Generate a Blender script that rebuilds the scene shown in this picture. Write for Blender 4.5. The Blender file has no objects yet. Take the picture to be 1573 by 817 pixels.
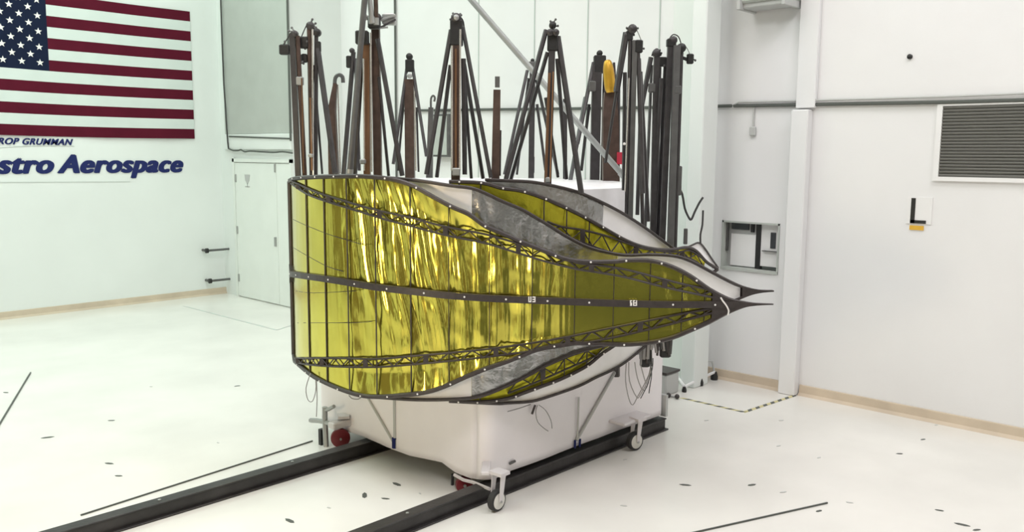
import bpy, math, random
from mathutils import Vector, Matrix, noise
random.seed(7)
sc = bpy.context.scene
COL = sc.collection

# ---------------------------------------------------------------- camera
F, YAW, PIT, ROL, H = 1327.46, math.radians(43.3288), math.radians(7.3157), math.radians(.4489), 2.6
CX, CY = 786.5, 408.5
FW = Vector((math.cos(YAW)*math.cos(PIT), math.sin(YAW)*math.cos(PIT), -math.sin(PIT)))
RT0 = Vector((math.sin(YAW), -math.cos(YAW), 0)); UP0 = RT0.cross(FW)
RT = RT0*math.cos(ROL)+UP0*math.sin(ROL); UP = -RT0*math.sin(ROL)+UP0*math.cos(ROL)
E1 = RT0.copy(); E2 = Vector((math.cos(YAW), math.sin(YAW), 0))
EYE = Vector((0, 0, H))
cd = bpy.data.cameras.new('camera'); cam = bpy.data.objects.new('camera', cd); COL.objects.link(cam)
cd.sensor_width = 36; cd.lens = F/1573*36; cd.clip_end = 200; cd.clip_start = .05
m = Matrix((RT, UP, -FW)).transposed().to_4x4(); m.translation = EYE; cam.matrix_world = m
sc.camera = cam

# ---------------------------------------------------------------- light, exposure
sc.view_settings.view_transform = 'Standard'; sc.view_settings.look = 'None'
sc.view_settings.gamma = 1; sc.view_settings.use_curve_mapping = False
sc.view_settings.exposure = 0.0
w = bpy.data.worlds.new('world'); sc.world = w; w.use_nodes = True
w.node_tree.nodes['Background'].inputs[0].default_value = (.9, .97, .93, 1)
w.node_tree.nodes['Background'].inputs[1].default_value = .3
LAMP_GAIN = .50
LAMPS = [  # x, y, sx, sy, colour, watts
    (0.5, 12.2, 3.0, 3.0, (.84, 1.0, .91), 470), (5.2, 11.8, 3.0, 3.0, (.84, 1.0, .91), 380),
    (0.5, 6.5, 3.0, 3.0, (.93, 1.0, .96), 420), (5.0, 5.5, 3.0, 3.0, (1.0, .93, .94), 290),
    (0.5, 0.5, 3.0, 3.0, (1.0, .93, .95), 580), (6.4, 0.2, 2.6, 3.0, (.99, .96, .99), 430)]

# ---------------------------------------------------------------- pixel -> place helpers
def ray(x, y): return FW*F + RT*(x-CX) - UP*(y-CY)
def on(x, y, ax, v):
    d = ray(x, y); return EYE + d*((v-EYE[ax])/d[ax])
def dp(x, y, D):
    d = ray(x, y); return EYE + d*(D/(d.dot(E2)))
def px(P):
    d = P-EYE; return CX+F*RT.dot(d)/FW.dot(d), CY-F*UP.dot(d)/FW.dot(d)

# ---------------------------------------------------------------- materials
M = {}
def mat(name, col, rough=.5, metal=0, bump=0, bscale=40, var=0, vscale=3, emit=None, spec=None, stretch=(1, 1, 1), detail=4):
    mt = bpy.data.materials.new(name); mt.use_nodes = True; nt = mt.node_tree; b = nt.nodes['Principled BSDF']
    c = (*col, 1)
    b.inputs['Base Color'].default_value = c; b.inputs['Roughness'].default_value = rough; b.inputs['Metallic'].default_value = metal
    if spec is not None: b.inputs['Specular IOR Level'].default_value = spec
    if emit: b.inputs['Emission Color'].default_value = (*emit[0], 1); b.inputs['Emission Strength'].default_value = emit[1]
    tc = nt.nodes.new('ShaderNodeTexCoord'); mp = nt.nodes.new('ShaderNodeMapping'); mp.inputs['Scale'].default_value = stretch
    nt.links.new(tc.outputs['Object'], mp.inputs[0])
    n = nt.nodes.new('ShaderNodeTexNoise'); n.inputs['Scale'].default_value = vscale; n.inputs['Detail'].default_value = 5
    nt.links.new(mp.outputs[0], n.inputs['Vector'])
    r = nt.nodes.new('ShaderNodeMapRange'); v = max(var, .02)
    r.inputs['From Min'].default_value = .3; r.inputs['From Max'].default_value = .7
    r.inputs['To Min'].default_value = 1-v; r.inputs['To Max'].default_value = 1+v*.3
    nt.links.new(n.outputs['Fac'], r.inputs['Value'])
    mx = nt.nodes.new('ShaderNodeVectorMath'); mx.operation = 'SCALE'; mx.inputs[0].default_value = col
    nt.links.new(r.outputs[0], mx.inputs['Scale']); nt.links.new(mx.outputs[0], b.inputs['Base Color'])
    if bump:
        n2 = nt.nodes.new('ShaderNodeTexNoise'); n2.inputs['Scale'].default_value = bscale; n2.inputs['Detail'].default_value = detail
        nt.links.new(mp.outputs[0], n2.inputs['Vector'])
        bp = nt.nodes.new('ShaderNodeBump'); bp.inputs['Strength'].default_value = bump; bp.inputs['Distance'].default_value = .01
        nt.links.new(n2.outputs['Fac'], bp.inputs['Height']); nt.links.new(bp.outputs[0], b.inputs['Normal'])
    M[name] = mt; return mt
mat('wall_paint', (.80, .84, .82), .55, var=.05, vscale=.7, bump=.05, bscale=60)
mat('panel_paint', (.78, .83, .80), .5, var=.05, vscale=1)
mat('foil_reflect_dark', (.22, .175, .12), .7, var=.2, vscale=.6)  # dark brown chosen for what the yellow foil reflects
mat('wall_paint_r', (.82, .82, .825), .55, var=.05, vscale=.7, bump=.05, bscale=60)
mat('grey_paint', (.47, .50, .47), .6, var=.06)
mat('floor_epoxy', (.80, .785, .745), .22, var=.10, vscale=.9, bump=.03, bscale=6)
mat('cove_base', (.62, .52, .40), .5, var=.15, vscale=3)
mat('door_paint', (.80, .84, .80), .45, var=.03)
mat('line_dark', (.09, .10, .09), .6)
mat('seam', (.50, .56, .53), .6)
mat('flag_red', (.10, .008, .022), .9, var=.1, vscale=4, spec=.15)
mat('flag_white', (.66, .73, .70), .7, var=.04)
mat('flag_blue', (.010, .016, .042), .9, var=.1, spec=.15)
mat('navy', (.018, .026, .12), .8, spec=.2)
mat('graphite', (.045, .036, .036), .42, var=.25, vscale=30)
mat('graphite_tube', (.050, .046, .048), .38, var=.3, vscale=12)
mat('grey_tube', (.13, .13, .128), .4, metal=.3, var=.2, vscale=10)
mat('grey_pipe', (.36, .38, .37), .4, metal=.2, var=.15)
mat('alu', (.40, .41, .40), .4, metal=.5, var=.1)
mat('copper', (.30, .17, .10), .30, metal=.75, var=.35, vscale=9, stretch=(1, 1, .3))
mat('brown_wrap', (.10, .065, .052), .42, metal=.35, var=.35, vscale=12)
mat('silver_strip', (.85, .82, .78), .22, metal=.85, var=.1, vscale=6)
mat('black_part', (.018, .018, .018), .45, var=.3, vscale=40)
mat('gold_foil_r', (.62, .36, .04), .35, metal=.6, var=.2, vscale=9)
mat('foil', (.70, .63, .11), .13, metal=.95, var=.12, vscale=6, bump=.12, bscale=26, stretch=(1, 1, .35))
mat('foil_far', (.62, .57, .05), .30, metal=.9, var=.15, vscale=7, bump=.8, bscale=16)
mat('silver_foil', (.52, .52, .53), .24, metal=.85, var=.3, vscale=5, bump=.9, bscale=12)
mat('white_film', (.94, .93, .95), .34, metal=.08, var=.04, vscale=9, bump=.35, bscale=10)
mat('cart_skin', (.90, .865, .885), .5, var=.05, vscale=2, bump=.12, bscale=7)
mat('rail_steel', (.045, .042, .042), .38, metal=.3, var=.4, vscale=5, bump=.2, bscale=30)
mat('caster_red', (.16, .012, .018), .4, var=.2)
mat('wheel_white', (.72, .71, .66), .45, var=.1)
mat('bracket_white', (.66, .63, .64), .45)
mat('rubber', (.03, .03, .03), .7)
mat('marker_white', (.85, .83, .82), .5)
mat('white_plain', (.82, .82, .82), .5)
mat('yellow', (.72, .42, .04), .5)
mat('hazard_yellow', (.62, .56, .30), .5)
mat('louvre', (.21, .21, .195), .5, var=.1)
mat('louvre_back', (.07, .07, .065), .8)
mat('cable', (.30, .29, .29), .5)
mat('cable_dark', (.05, .05, .05), .5)
mat('glass_dark', (.05, .055, .06), .2)
mat('red_tag', (.5, .03, .06), .5)
mat('cabinet_grey', (.50, .51, .50), .5)

# ---------------------------------------------------------------- mesh builder
ORG = {}
class MB:
    def __init__(s): s.v = []; s.f = []
    def add(s, vs, fs):
        k = len(s.v); s.v += [Vector(p) for p in vs]; s.f += [tuple(i+k for i in f) for f in fs]; return s
    def box(s, c, h, X=Vector((1, 0, 0)), Y=Vector((0, 1, 0)), Z=Vector((0, 0, 1)), bev=0):
        c = Vector(c); vs = []
        if not bev:
            for dz in (-1, 1):
                for dx, dy in ((-1, -1), (1, -1), (1, 1), (-1, 1)):
                    vs.append(c+X*h[0]*dx+Y*h[1]*dy+Z*h[2]*dz)
            return s.add(vs, [(3, 2, 1, 0), (4, 5, 6, 7), (0, 1, 5, 4), (1, 2, 6, 5), (2, 3, 7, 6), (3, 0, 4, 7)])
        b = min(bev, min(h)*.9); ring = []
        for dz, ins in ((-1, b), (-1+b/h[2], 0), (1-b/h[2], 0), (1, b)):
            for dx, dy, sx in ((-1, -1, 0), (1, -1, 1), (1, 1, 0), (-1, 1, 1)):
                a = (dx*(h[0]-ins), dy*(h[1]-b-ins)); a2 = (dx*(h[0]-b-ins), dy*(h[1]-ins))
                for q in ((a, a2) if sx == 0 and dx*dy > 0 and dx < 0 else (a2, a) if sx else (a, a2)):
                    vs.append(c+X*q[0]+Y*q[1]+Z*h[2]*dz)
        fs = [tuple(range(7, -1, -1)), tuple(range(24, 32))]
        for k in range(3):
            for i in range(8): fs.append((k*8+i, k*8+(i+1) % 8, (k+1)*8+(i+1) % 8, (k+1)*8+i))
        return s.add(vs, fs)
    def aabb(s, x0, x1, y0, y1, z0, z1, bev=0):
        return s.box(((x0+x1)/2, (y0+y1)/2, (z0+z1)/2), (abs(x1-x0)/2, abs(y1-y0)/2, abs(z1-z0)/2), bev=bev)
    def tube(s, pts, r, n=8, square=False, flat=None):
        pts = [Vector(p) for p in pts]; rs = r if isinstance(r, (list, tuple)) else [r]*len(pts)
        rings = []; prev = None
        for i, p in enumerate(pts):
            t = (pts[min(i+1, len(pts)-1)]-pts[max(i-1, 0)]).normalized()
            if flat is not None: a = t.cross(flat).normalized(); b = a.cross(t)
            else:
                up = Vector((0, 0, 1)) if abs(t.z) < .9 else Vector(E1)
                a = (t.cross(up).normalized() if prev is None else (prev-t*prev.dot(t)).normalized()); b = a.cross(t); 
            prev = a; ring = []
            for k in range(n):
                th = 2*math.pi*(k+.5)/n
                rr = rs[i]*(1.25 if square else 1)
                ring.append(p+a*math.cos(th)*rr+b*math.sin(th)*rr)
            rings.append(ring)
        vs = [q for rg in rings for q in rg]; fs = [tuple(range(n)), tuple(range(len(vs)-1, len(vs)-n-1, -1))]
        for i in range(len(pts)-1):
            for k in range(n): fs.append((i*n+k, (i+1)*n+k, (i+1)*n+(k+1) % n, i*n+(k+1) % n))
        return s.add(vs, fs)
    def lathe(s, c, ax, prof, n=20):   # prof: (distance along axis, radius)
        ax = Vector(ax).normalized(); c = Vector(c)
        up = Vector((0, 0, 1)) if abs(ax.z) < .9 else Vector((1, 0, 0)); a = ax.cross(up).normalized(); b = ax.cross(a)
        vs = []
        for d, r in prof:
            for k in range(n):
                th = 2*math.pi*k/n; vs.append(c+ax*d+(a*math.cos(th)+b*math.sin(th))*r)
        fs = [tuple(range(n-1, -1, -1)), tuple(range(len(vs)-n, len(vs)))]
        for i in range(len(prof)-1):
            for k in range(n): fs.append((i*n+k, i*n+(k+1) % n, (i+1)*n+(k+1) % n, (i+1)*n+k))
        return s.add(vs, fs)
    def ball(s, c, r, n=8):
        return s.lathe(c, (0, 0, 1), [(-r*math.cos(math.pi*i/5)*1.0, r*max(.12, math.sin(math.pi*i/5))) for i in range(6)], n)
    def grid(s, rows):   # rows of points
        n = len(rows[0]); vs = [p for r in rows for p in r]
        fs = [(i*n+k, i*n+k+1, (i+1)*n+k+1, (i+1)*n+k) for i in range(len(rows)-1) for k in range(n-1)]
        return s.add(vs, fs)
    def build(s, name, mt, parent=None, smooth=False, thick=0, sharp=None):
        org = ORG.get(parent.name, Vector((0, 0, 0))) if parent else Vector((0, 0, 0))
        me = bpy.data.meshes.new(name); me.from_pydata([p-org for p in s.v], [], s.f); me.materials.append(M[mt]); me.update()
        import bmesh
        if not thick:
            bm = bmesh.new(); bm.from_mesh(me); bmesh.ops.recalc_face_normals(bm, faces=bm.faces); bm.to_mesh(me); bm.free()
        if smooth:
            me.shade_smooth()
            me.set_sharp_from_angle(angle=math.radians(sharp or 45))
        o = bpy.data.objects.new(name, me); COL.objects.link(o)
        if parent: o.parent = parent; ORG[o.name] = org
        if thick:
            md = o.modifiers.new('thickness', 'SOLIDIFY'); md.thickness = thick; md.offset = 0
        return o
def thing(name, label, cat, loc=(0, 0, 0), group=None):
    o = bpy.data.objects.new(name, None); COL.objects.link(o); o.location = loc; o.empty_display_size = .1
    ORG[o.name] = Vector(loc); o['label'] = label; o['category'] = cat
    if group: o['group'] = group
    return o
def tag(o, label, cat, group=None):
    o['label'] = label; o['category'] = cat
    if group: o['group'] = group
    return o
def struct(o, label=None):
    o['kind'] = 'structure'
    if label: o['label'] = label
    return o
def lerp(pts, x):
    if x <= pts[0][0]: return pts[0][1]
    for (a, ya), (b, yb) in zip(pts, pts[1:]):
        if x <= b: return ya+(yb-ya)*(x-a)/(b-a) if b > a else yb
    return pts[-1][1]
def smoothpts(pts, n=3):
    """Catmull-Rom through 2D or 3D points"""
    P = [Vector(p) for p in pts]; out = []
    for i in range(len(P)-1):
        p0, p1, p2, p3 = P[max(i-1, 0)], P[i], P[i+1], P[min(i+2, len(P)-1)]
        for k in range(n):
            t = k/n
            out.append(.5*((2*p1)+(p2-p0)*t+(2*p0-5*p1+4*p2-p3)*t*t+(3*p1-p0-3*p2+p3)*t**3))
    out.append(P[-1]); return out

# ================================================================ ROOM
XR, YL, XD, YD = 8.95, 14.85, 7.95, 12.48      # right wall plane, left wall plane, door wall plane, its end
XB, YB, ZC = -4.0, -4.5, 8.2
struct(MB().aabb(XB, XR+2.4, YB, YL+.2, -.2, 0).build('floor', 'floor_epoxy'))
struct(MB().aabb(XB, XR+2.4, YB, YL+.2, ZC, ZC+.2).build('ceiling', 'wall_paint'))
struct(MB().aabb(XB, XR+.2, YL, YL+.2, 0, ZC).build('wall_left', 'wall_paint'))
struct(MB().aabb(XB, XR+2.4, YB-.2, YB, 0, ZC).build('wall_rear', 'foil_reflect_dark'))  # unseen wall, toned dark to deepen the foil reflections
struct(MB().aabb(XB-.2, XB, YB, YL, 0, ZC).build('wall_behind', 'foil_reflect_dark'))
OY0, OY1, OZ0, OZ1 = 4.38, 5.09, 1.315, 1.87     # pass-through opening
for i, (a, b) in enumerate(((-3.2, -2.1), (.2, 1.0), (3.4, 4.9), (7.2, 7.9), (10.3, 11.6))):
    struct(MB().aabb(XB, XB+.3, a, b, 0, ZC).build('wall_behind_added_pier', 'wall_paint'))  # white piers added out of view to streak the foil reflections
for i, (a, b) in enumerate(((-2.6, -1.8), (.3, 1.5), (4.2, 4.8), (7.0, 8.2))):
    struct(MB().aabb(a, b, YB, YB+.3, 0, ZC).build('wall_rear_added_pier', 'wall_paint'))  # likewise added, more pale stripes for the foil to mirror
wr = MB(); wr.aabb(XR, XR+.2, YB, OY0, 0, ZC); wr.aabb(XR, XR+.2, OY1, YL, 0, ZC)
wr.aabb(XR, XR+.2, OY0, OY1, 0, OZ0); wr.aabb(XR, XR+.2, OY0, OY1, OZ1, ZC)
struct(wr.build('wall_right', 'wall_paint_r'))
struct(MB().aabb(XD, XR, YD, YL, 0, ZC).build('wall_door', 'wall_paint'))
# grey upper panel over the door and the white beam below it
struct(MB().aabb(XD-.03, XD, YD, YL-.22, 2.93, ZC).build('trim_1', 'grey_paint'), 'matt grey upper wall panel above the double door')
struct(MB().aabb(XD-.05, XD, YD-.02, YL-.20, 2.655, 2.925, .01).build('trim_2', 'wall_paint'), 'white beam under the grey upper wall panel')
# vertical wire in the corner, running up past the beam
c = [on(x, y, 0, XD-.07) for x, y in ((339, 0), (341, 60), (346, 160), (349, 208), (351, 229))]
c[0] = c[0]+(c[0]-c[1])*8
tag(MB().tube(smoothpts(c), .014, 6).build('corner_cable', 'cable_dark', smooth=True), 'dark cable running down the corner between flag wall and grey panel', 'cable')
c = [on(x, y, 0, XD-.075) for x, y in ((351, 228), (358, 231), (366, 231), (370, 230), (376, 233), (384, 232), (400, 233), (420, 234), (434, 233), (449, 235))]
tag(MB().tube(smoothpts(c), .014, 6).build('loose_cable', 'line_dark', smooth=True), 'wavy dark cable stretched across the wall just above the double door', 'cable')
tag(MB().tube([on(352, 209.5, 0, XD-.06), on(447, 213, 0, XD-.06)], .013, 6).build('straight_cable', 'line_dark', smooth=True), 'straight dark cable along the lower edge of the grey upper wall panel', 'cable')
cy = on(447, 100, 0, XD)[1]
tag(MB().tube([(XD-.06, cy-.03, 2.8), (XD-.06, cy-.03, ZC)], .018, 6).build('vertical_conduit', 'line_dark', smooth=True), 'dark vertical conduit on the right-hand edge of the grey wall panel', 'conduit')

# double door
g = .006
dy0, dy1 = YD+.06, 14.33
door = MB().aabb(XD-.025, XD, dy0-.05, dy1+.06, 0, .02)
fr = MB(); fr.aabb(XD-.045, XD, dy1, dy1+.06, 0, 2.50); fr.aabb(XD-.045, XD, YD+.0, YD+.05, 0, 2.50); fr.aabb(XD-.045, XD, YD, dy1+.06, 2.44, 2.50)
d1 = struct(fr.build('door_1', 'door_paint'), 'white double door in the far left corner')
ysplit = on(430, 400, 0, XD)[1]
for a, b in ((ysplit+g, dy1-g), (YD+.055, ysplit-g)):
    lf = MB().aabb(XD-.03, XD+.0, a, b, .015, 2.43, .006).build('door_leaf', 'door_paint', d1)
    if a > ysplit:
        for z in (.35, 1.22, 2.15): MB().aabb(XD-.05, XD-.03, b-.05, b-.02, z-.07, z+.07, .004).build('hinge', 'alu', lf)
        s = MB(); zc = 2.12; ym = 13.9
        s.add([(XD-.034, ym+.09, zc+.10), (XD-.034, ym-.09, zc+.10), (XD-.034, ym-.07, zc), (XD-.034, ym, zc-.07), (XD-.034, ym+.07, zc)], [(0, 1, 2, 3, 4)])
        s.aabb(XD-.034, XD-.031, ym-.08, ym+.08, zc-.12, zc-.10); s.aabb(XD-.034, XD-.031, ym-.01, ym+.01, zc-.12, zc-.05)
        o = s.build('notice_decal', 'cabinet_grey', lf); o['label'] = 'small grey triangular notice on the door leaf'
        MB().aabb(XD-.06, XD-.03, a+.03, a+.07, 1.02, 1.18, .004).build('handle', 'alu', lf)
        MB().aabb(XD-.05, XD-.03, a+.0, a+.03, 2.28, 2.42, .004).build('latch', 'alu', lf)
# two bars fixed to the left wall by the door
for (xa, y0, xb, y1, nm) in ((318, 385, 362, 383, 'upper dark bar on the flag wall, left of the double door'), (323, 431.5, 362, 428.5, 'lower dark bar on the flag wall, left of the double door')):
    A = on(xa, y0, 1, YL-.16); B = on(xb, y1, 1, YL-.16); B.z = A.z
    t = thing('guard_bar', nm, 'bar', (A.x, YL, A.z), 'dark wall bars by the double door')
    MB().tube([A, B], .022, 8).build('bar', 'grey_tube', t, True)
    for P in (A, B): MB().tube([P, Vector((P.x, YL, P.z))], .025, 8).build('bracket', 'grey_tube', t, True)
    MB().lathe(A-Vector((.03, 0, 0)), (1, 0, 0), [(0, .03), (.005, .045), (.05, .045), (.055, .03)], 12).build('end_cap', 'black_part', t, True)

# panel seams and vertical trims of the far wall
for x0, x1, nm in ((608, 611, 1), (735, 736, 0), (820, 822, 0), (902, 903, 0), (1012, 1013, 0)):
    y = on((x0+x1)/2, 80, 0, XR)[1]
    if nm: tag(MB().tube([(XR-.03, y, 1.6), (XR-.03, y, ZC)], .017, 6).build('riser_conduit', 'line_dark', smooth=True), 'dark vertical conduit on far wall behind the masts', 'conduit')
    else: struct(MB().aabb(XR-.008, XR, y-.008, y+.008, 0, ZC).build('trim_3', 'seam'), 'vertical joint strip on the far wall')
# horizontal conduits
c = [on(x, y, 0, XR-.03) for x, y in ((1573, 153.5), (1450, 157), (1330, 159), (1215, 161), (1127, 162.5))]; c.insert(0, c[0]+(c[0]-c[1])*2)
tag(MB().tube(c, .018, 6).build('wall_conduit', 'line_dark', smooth=True), 'thick dark conduit running along the right wall above the louvre', 'conduit')
c = [on(x, y, 0, XR-.03) for x, y in ((1573, 143.5), (1450, 148.5), (1330, 152), (1215, 155), (1135, 157), (1126, 162))]; c.insert(0, c[0]+(c[0]-c[1])*2)
tag(MB().tube(c, .011, 6).build('thin_conduit', 'cabinet_grey', smooth=True), 'thin pale grey conduit just above the thick one on the right wall', 'conduit')
c = [on(x, y, 0, XR-.03) for x, y in ((1124, 162.5), (1103, 163), (1060, 164), (900, 166.5), (760, 168), (640, 169.5), (615, 170))]
tag(MB().tube(c, .018, 6).build('far_conduit', 'line_dark', smooth=True), 'dark horizontal conduit crossing the far wall behind the masts', 'conduit')
t = thing('drop_switch', 'small white switch box hanging from a conduit drop beside the column', 'switch', on(1158, 205, 0, XR))
A = on(1158, 164, 0, XR-.02); B = on(1157, 196, 0, XR-.02); B.y = A.y
MB().tube([A, B], .010, 6).build('conduit', 'cabinet_grey', t, True)
MB().box(B-Vector((0, 0, .04)), (.02, .035, .05), bev=.008).build('switch_box', 'cabinet_grey', t)
# free-standing column and its slimmer neighbour, pilaster
struct(MB().aabb(XR-.62, XR-.32, 5.02, 5.20, 0, ZC, .01).build('wall_column', 'wall_paint'), 'white square column in front of the right wall')
struct(MB().aabb(XR-.35, XR, 5.30, 5.62, 0, ZC, .01).build('wall_pier', 'panel_paint'), 'broad white pier behind the column')
pl = struct(MB().aabb(XR-.12, XR, 4.07, 4.26, 0, 3.10, .01).build('wall_pilaster', 'wall_paint_r'), 'narrow white pilaster on the right wall')
pl2 = struct(MB().aabb(XR-.06, XR, 4.03, 4.24, 3.12, ZC, .005).build('wall_pilaster_upper', 'wall_paint_r'), 'shallow upper part of the pilaster')
# coved skirting
def cove(x0, y0, x1, y1, nx, ny, name):
    mb = MB(); prof = ((.0, .115), (.012, .11), (.02, .03), (.05, .0))
    mb.grid([[(x0+nx*d, y0+ny*d, z) for d, z in prof], [(x1+nx*d, y1+ny*d, z) for d, z in prof]])
    struct(mb.build(name, 'cove_base', thick=.002))
cove(XR-.001, YB, XR-.001, 4.06, -1, 0, 'baseboard_right')
cove(XR-.001, 4.27, XR-.001, 5.29, -1, 0, 'baseboard_recess')
cove(XB, YL-.001, XD, YL-.001, 0, -1, 'baseboard_left')
# room beyond the pass-through
t = struct(MB().aabb(XR+2.2, XR+2.4, 3.4, 7.5, 0, 3).build('wall_beyond', 'cabinet_grey'))
struct(MB().aabb(XR+.2, XR+2.2, 7.5, 7.6, 0, 3).build('wall_beyond_side', 'cabinet_grey'))
rev = MB(); e = .02
rev.aabb(XR-.01, XR+.22, OY0-.0, OY0+e, OZ0, OZ1); rev.aabb(XR-.01, XR+.22, OY1-e, OY1, OZ0, OZ1); rev.aabb(XR-.01, XR+.22, OY0, OY1, OZ1-e, OZ1); rev.aabb(XR-.02, XR+.22, OY0, OY1, OZ0-.01, OZ0+e)
struct(rev.build('window_1', 'grey_paint'), 'open pass-through in the right wall by the column')
XC = XR+.11
def W(x, y, X): return on(x, y, 0, X)
def wbox(name, mt, x0, y0, x1, y1, X, d, par=None, bev=0):
    A = W(x0, y0, X); B = W(x1, y1, X)
    return MB().aabb(X, X+d, min(A.y, B.y), max(A.y, B.y), min(A.z, B.z), max(A.z, B.z), bev).build(name, mt, par)
t = thing('storage_cabinet', 'pale grey cabinet seen through the wall opening, left of the inner door', 'cabinet', (XC, W(1140, 400, XC).y, 0))
wbox('cabinet_body', 'cabinet_grey', 1117, 336, 1164, 414, XC, .4, t)
wbox('cabinet_door', 'white_plain', 1123, 358, 1161.5, 411, XC-.03, .028, t, .004)
wbox('glass_pane', 'glass_dark', 1124, 342, 1150, 353.5, XC-.02, .018, t)
wbox('side_post', 'black_part', 1154, 336, 1158, 357, XC-.02, .018, t)
wbox('base_rail', 'black_part', 1117, 411, 1162, 416, XC-.06, .05, t)
wbox('side_rail', 'grey_tube', 1112, 336, 1117, 385, XC-.06, .03, t)
t = thing('inner_door', 'white inner door with small dark window and bar seen through opening', 'door', (XC, W(1180, 400, XC).y, 0))
wbox('door_leaf', 'white_plain', 1167, 336, 1205, 412, XC-.03, .05, t)
wbox('threshold', 'black_part', 1163, 413, 1199, 418, XC-.06, .05, t)
wbox('door_post', 'black_part', 1162.5, 336, 1166.5, 414, XC-.04, .06, t)
wbox('vision_pane', 'glass_dark', 1184, 357, 1191, 382, XC-.038, .007, t)
wbox('push_bar', 'grey_tube', 1170, 384.5, 1196, 388, XC-.07, .035, t)
wbox('hinge', 'black_part', 1196, 348, 1199, 359, XC-.038, .007, t)
# louvre vent
yv0, yv1, zv0, zv1 = .9, 2.77, 2.425, 3.095
t = thing('louvre_vent', 'large grey louvred vent grille high on the right wall', 'vent', (XR, 2, 2.4))
f_ = MB()
for a in ((yv0-.05, yv1+.05, zv1, zv1+.03), (yv0-.05, yv1+.05, zv0-.04, zv0), (yv1, yv1+.05, zv0, zv1), (yv0-.05, yv0, zv0, zv1)): f_.aabb(XR-.03, XR, *a)
f_.build('vent_frame', 'white_plain', t)
MB().aabb(XR-.006, XR, yv0, yv1, zv0, zv1).build('vent_back', 'louvre_back', t)
ns = 22; first = None
for i in range(ns):
    z = zv0+(i+.5)*(zv1-zv0)/ns
    if first is None:
        first = MB().box((XR-.018, (yv0+yv1)/2, z), (.004, (yv1-yv0)/2, .012), X=Vector((.8, 0, .6)), Z=Vector((-.6, 0, .8))).build('slat', 'louvre', t)
        z_first = z; base = first.location.copy()
    else:
        o = first.copy(); COL.objects.link(o); o.location = base+Vector((0, 0, z-z_first))
# L sign
t = thing('letter_sign', 'white square sign with black letter L and orange strip on right wall', 'sign', on(1412, 320, 0, XR))
A = on(1394, 302, 0, XR-.01); B = on(1430, 345, 0, XR-.01)
MB().aabb(XR-.010, XR, B.y, A.y, B.z, A.z).build('sign_board', 'white_plain', t)
A = on(1398.5, 304, 0, XR-.015); B = on(1405, 343, 0, XR-.015); C_ = on(1422, 343, 0, XR-.015)
MB().aabb(XR-.014, XR-.010, B.y+.005, A.y-.01, B.z, A.z).aabb(XR-.014, XR-.010, C_.y, A.y-.01, B.z, B.z+.032).build('letter', 'black_part', t)
A = on(1397, 346, 0, XR-.015); B = on(1418, 354, 0, XR-.015)
MB().aabb(XR-.010, XR, B.y, A.y, B.z, A.z).build('orange_strip', 'yellow', t)
P = on(1397.5, 87, 0, XR-.01)
tag(MB().lathe(P+Vector((.01, 0, 0)), (-1, 0, 0), [(0, .025), (.02, .025), (.03, .012)], 12).build('wall_stud', 'black_part', smooth=True), 'small round black stud high on the right wall', 'stud')
# wall-mounted unit at the top of the frame
A = on(1134, 14, 0, XR-.3); B = on(1214, 4, 0, XR-.3)
t = thing('wall_fixture', 'grey box unit mounted high on right wall above the conduit drop', 'fixture', (XR, A.y, A.z))
MB().aabb(XR-.34, XR, B.y, A.y, A.z+.05, A.z+.65, .02).build('housing', 'grey_paint', t)
MB().aabb(XR-.30, XR-.02, B.y+.05, A.y-.05, A.z, A.z+.06, .01).build('underside_lens', 'cabinet_grey', t)
for yy in (A.y-.04, B.y+.04): MB().aabb(XR-.38, XR, yy-.02, yy+.02, A.z-.02, A.z+.3, .005).build('bracket', 'cabinet_grey', t)

# ceiling lights: frames and lamps
for i, (x, y, sx, sy, colr, wt) in enumerate(LAMPS):
    t = thing('ceiling_light', 'large square ceiling light panel '+('nearest the flag wall, far side', 'in front of the double door', 'left of the cart', 'right above the cart', 'over the viewpoint', 'nearest the louvred right wall')[i], 'ceiling light', (x, y, ZC), 'ceiling light panels')
    mb = MB()
    for a in ((x-sx/2-.06, x-sx/2, y-sy/2-.06, y+sy/2+.06), (x+sx/2, x+sx/2+.06, y-sy/2-.06, y+sy/2+.06), (x-sx/2, x+sx/2, y-sy/2-.06, y-sy/2), (x-sx/2, x+sx/2, y+sy/2, y+sy/2+.06)):
        mb.aabb(*a, ZC-.12, ZC)
    mb.build('light_frame', 'alu', t)
    ld = bpy.data.lights.new('lamp', 'AREA'); ld.shape = 'RECTANGLE'; ld.size = sx; ld.size_y = sy; ld.color = colr; ld.energy = wt*LAMP_GAIN
    lo = bpy.data.objects.new('lamp', ld); COL.objects.link(lo); lo.location = (0, 0, -.06); lo.parent = t
# added warm lamp out of view, left of camera, for golden foil highlights
def added_foil_light(P, target, size, watts, colr):
    t = thing('added_foil_light', 'added unseen warm lamp on a tripod stand left of the viewpoint', 'lamp', (P.x, P.y, 0))
    MB().tube([(P.x, P.y, .25), (P.x, P.y, P.z-size*.6)], .02, 8).build('pole', 'black_part', t, True)
    for k in range(3):
        a = k*2.094; MB().tube([(P.x, P.y, .6), (P.x+.5*math.cos(a), P.y+.5*math.sin(a), .015)], .014, 6).build('leg', 'black_part', t, True)
    d = (target-P).normalized(); X = d.cross(Vector((0, 0, 1))).normalized(); Y = X.cross(d)
    MB().box(P-d*.08, (size*.55, size*.55, .05), X, Y, d).build('lamp_head', 'black_part', t)
    ld = bpy.data.lights.new('lamp', 'AREA'); ld.shape = 'SQUARE'; ld.size = size; ld.color = colr; ld.energy = watts
    lo = bpy.data.objects.new('lamp', ld); COL.objects.link(lo); lo.parent = t
    lo.rotation_euler = d.to_track_quat('-Z', 'Y').to_euler(); lo.location = P-Vector((P.x, P.y, 0))
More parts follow.
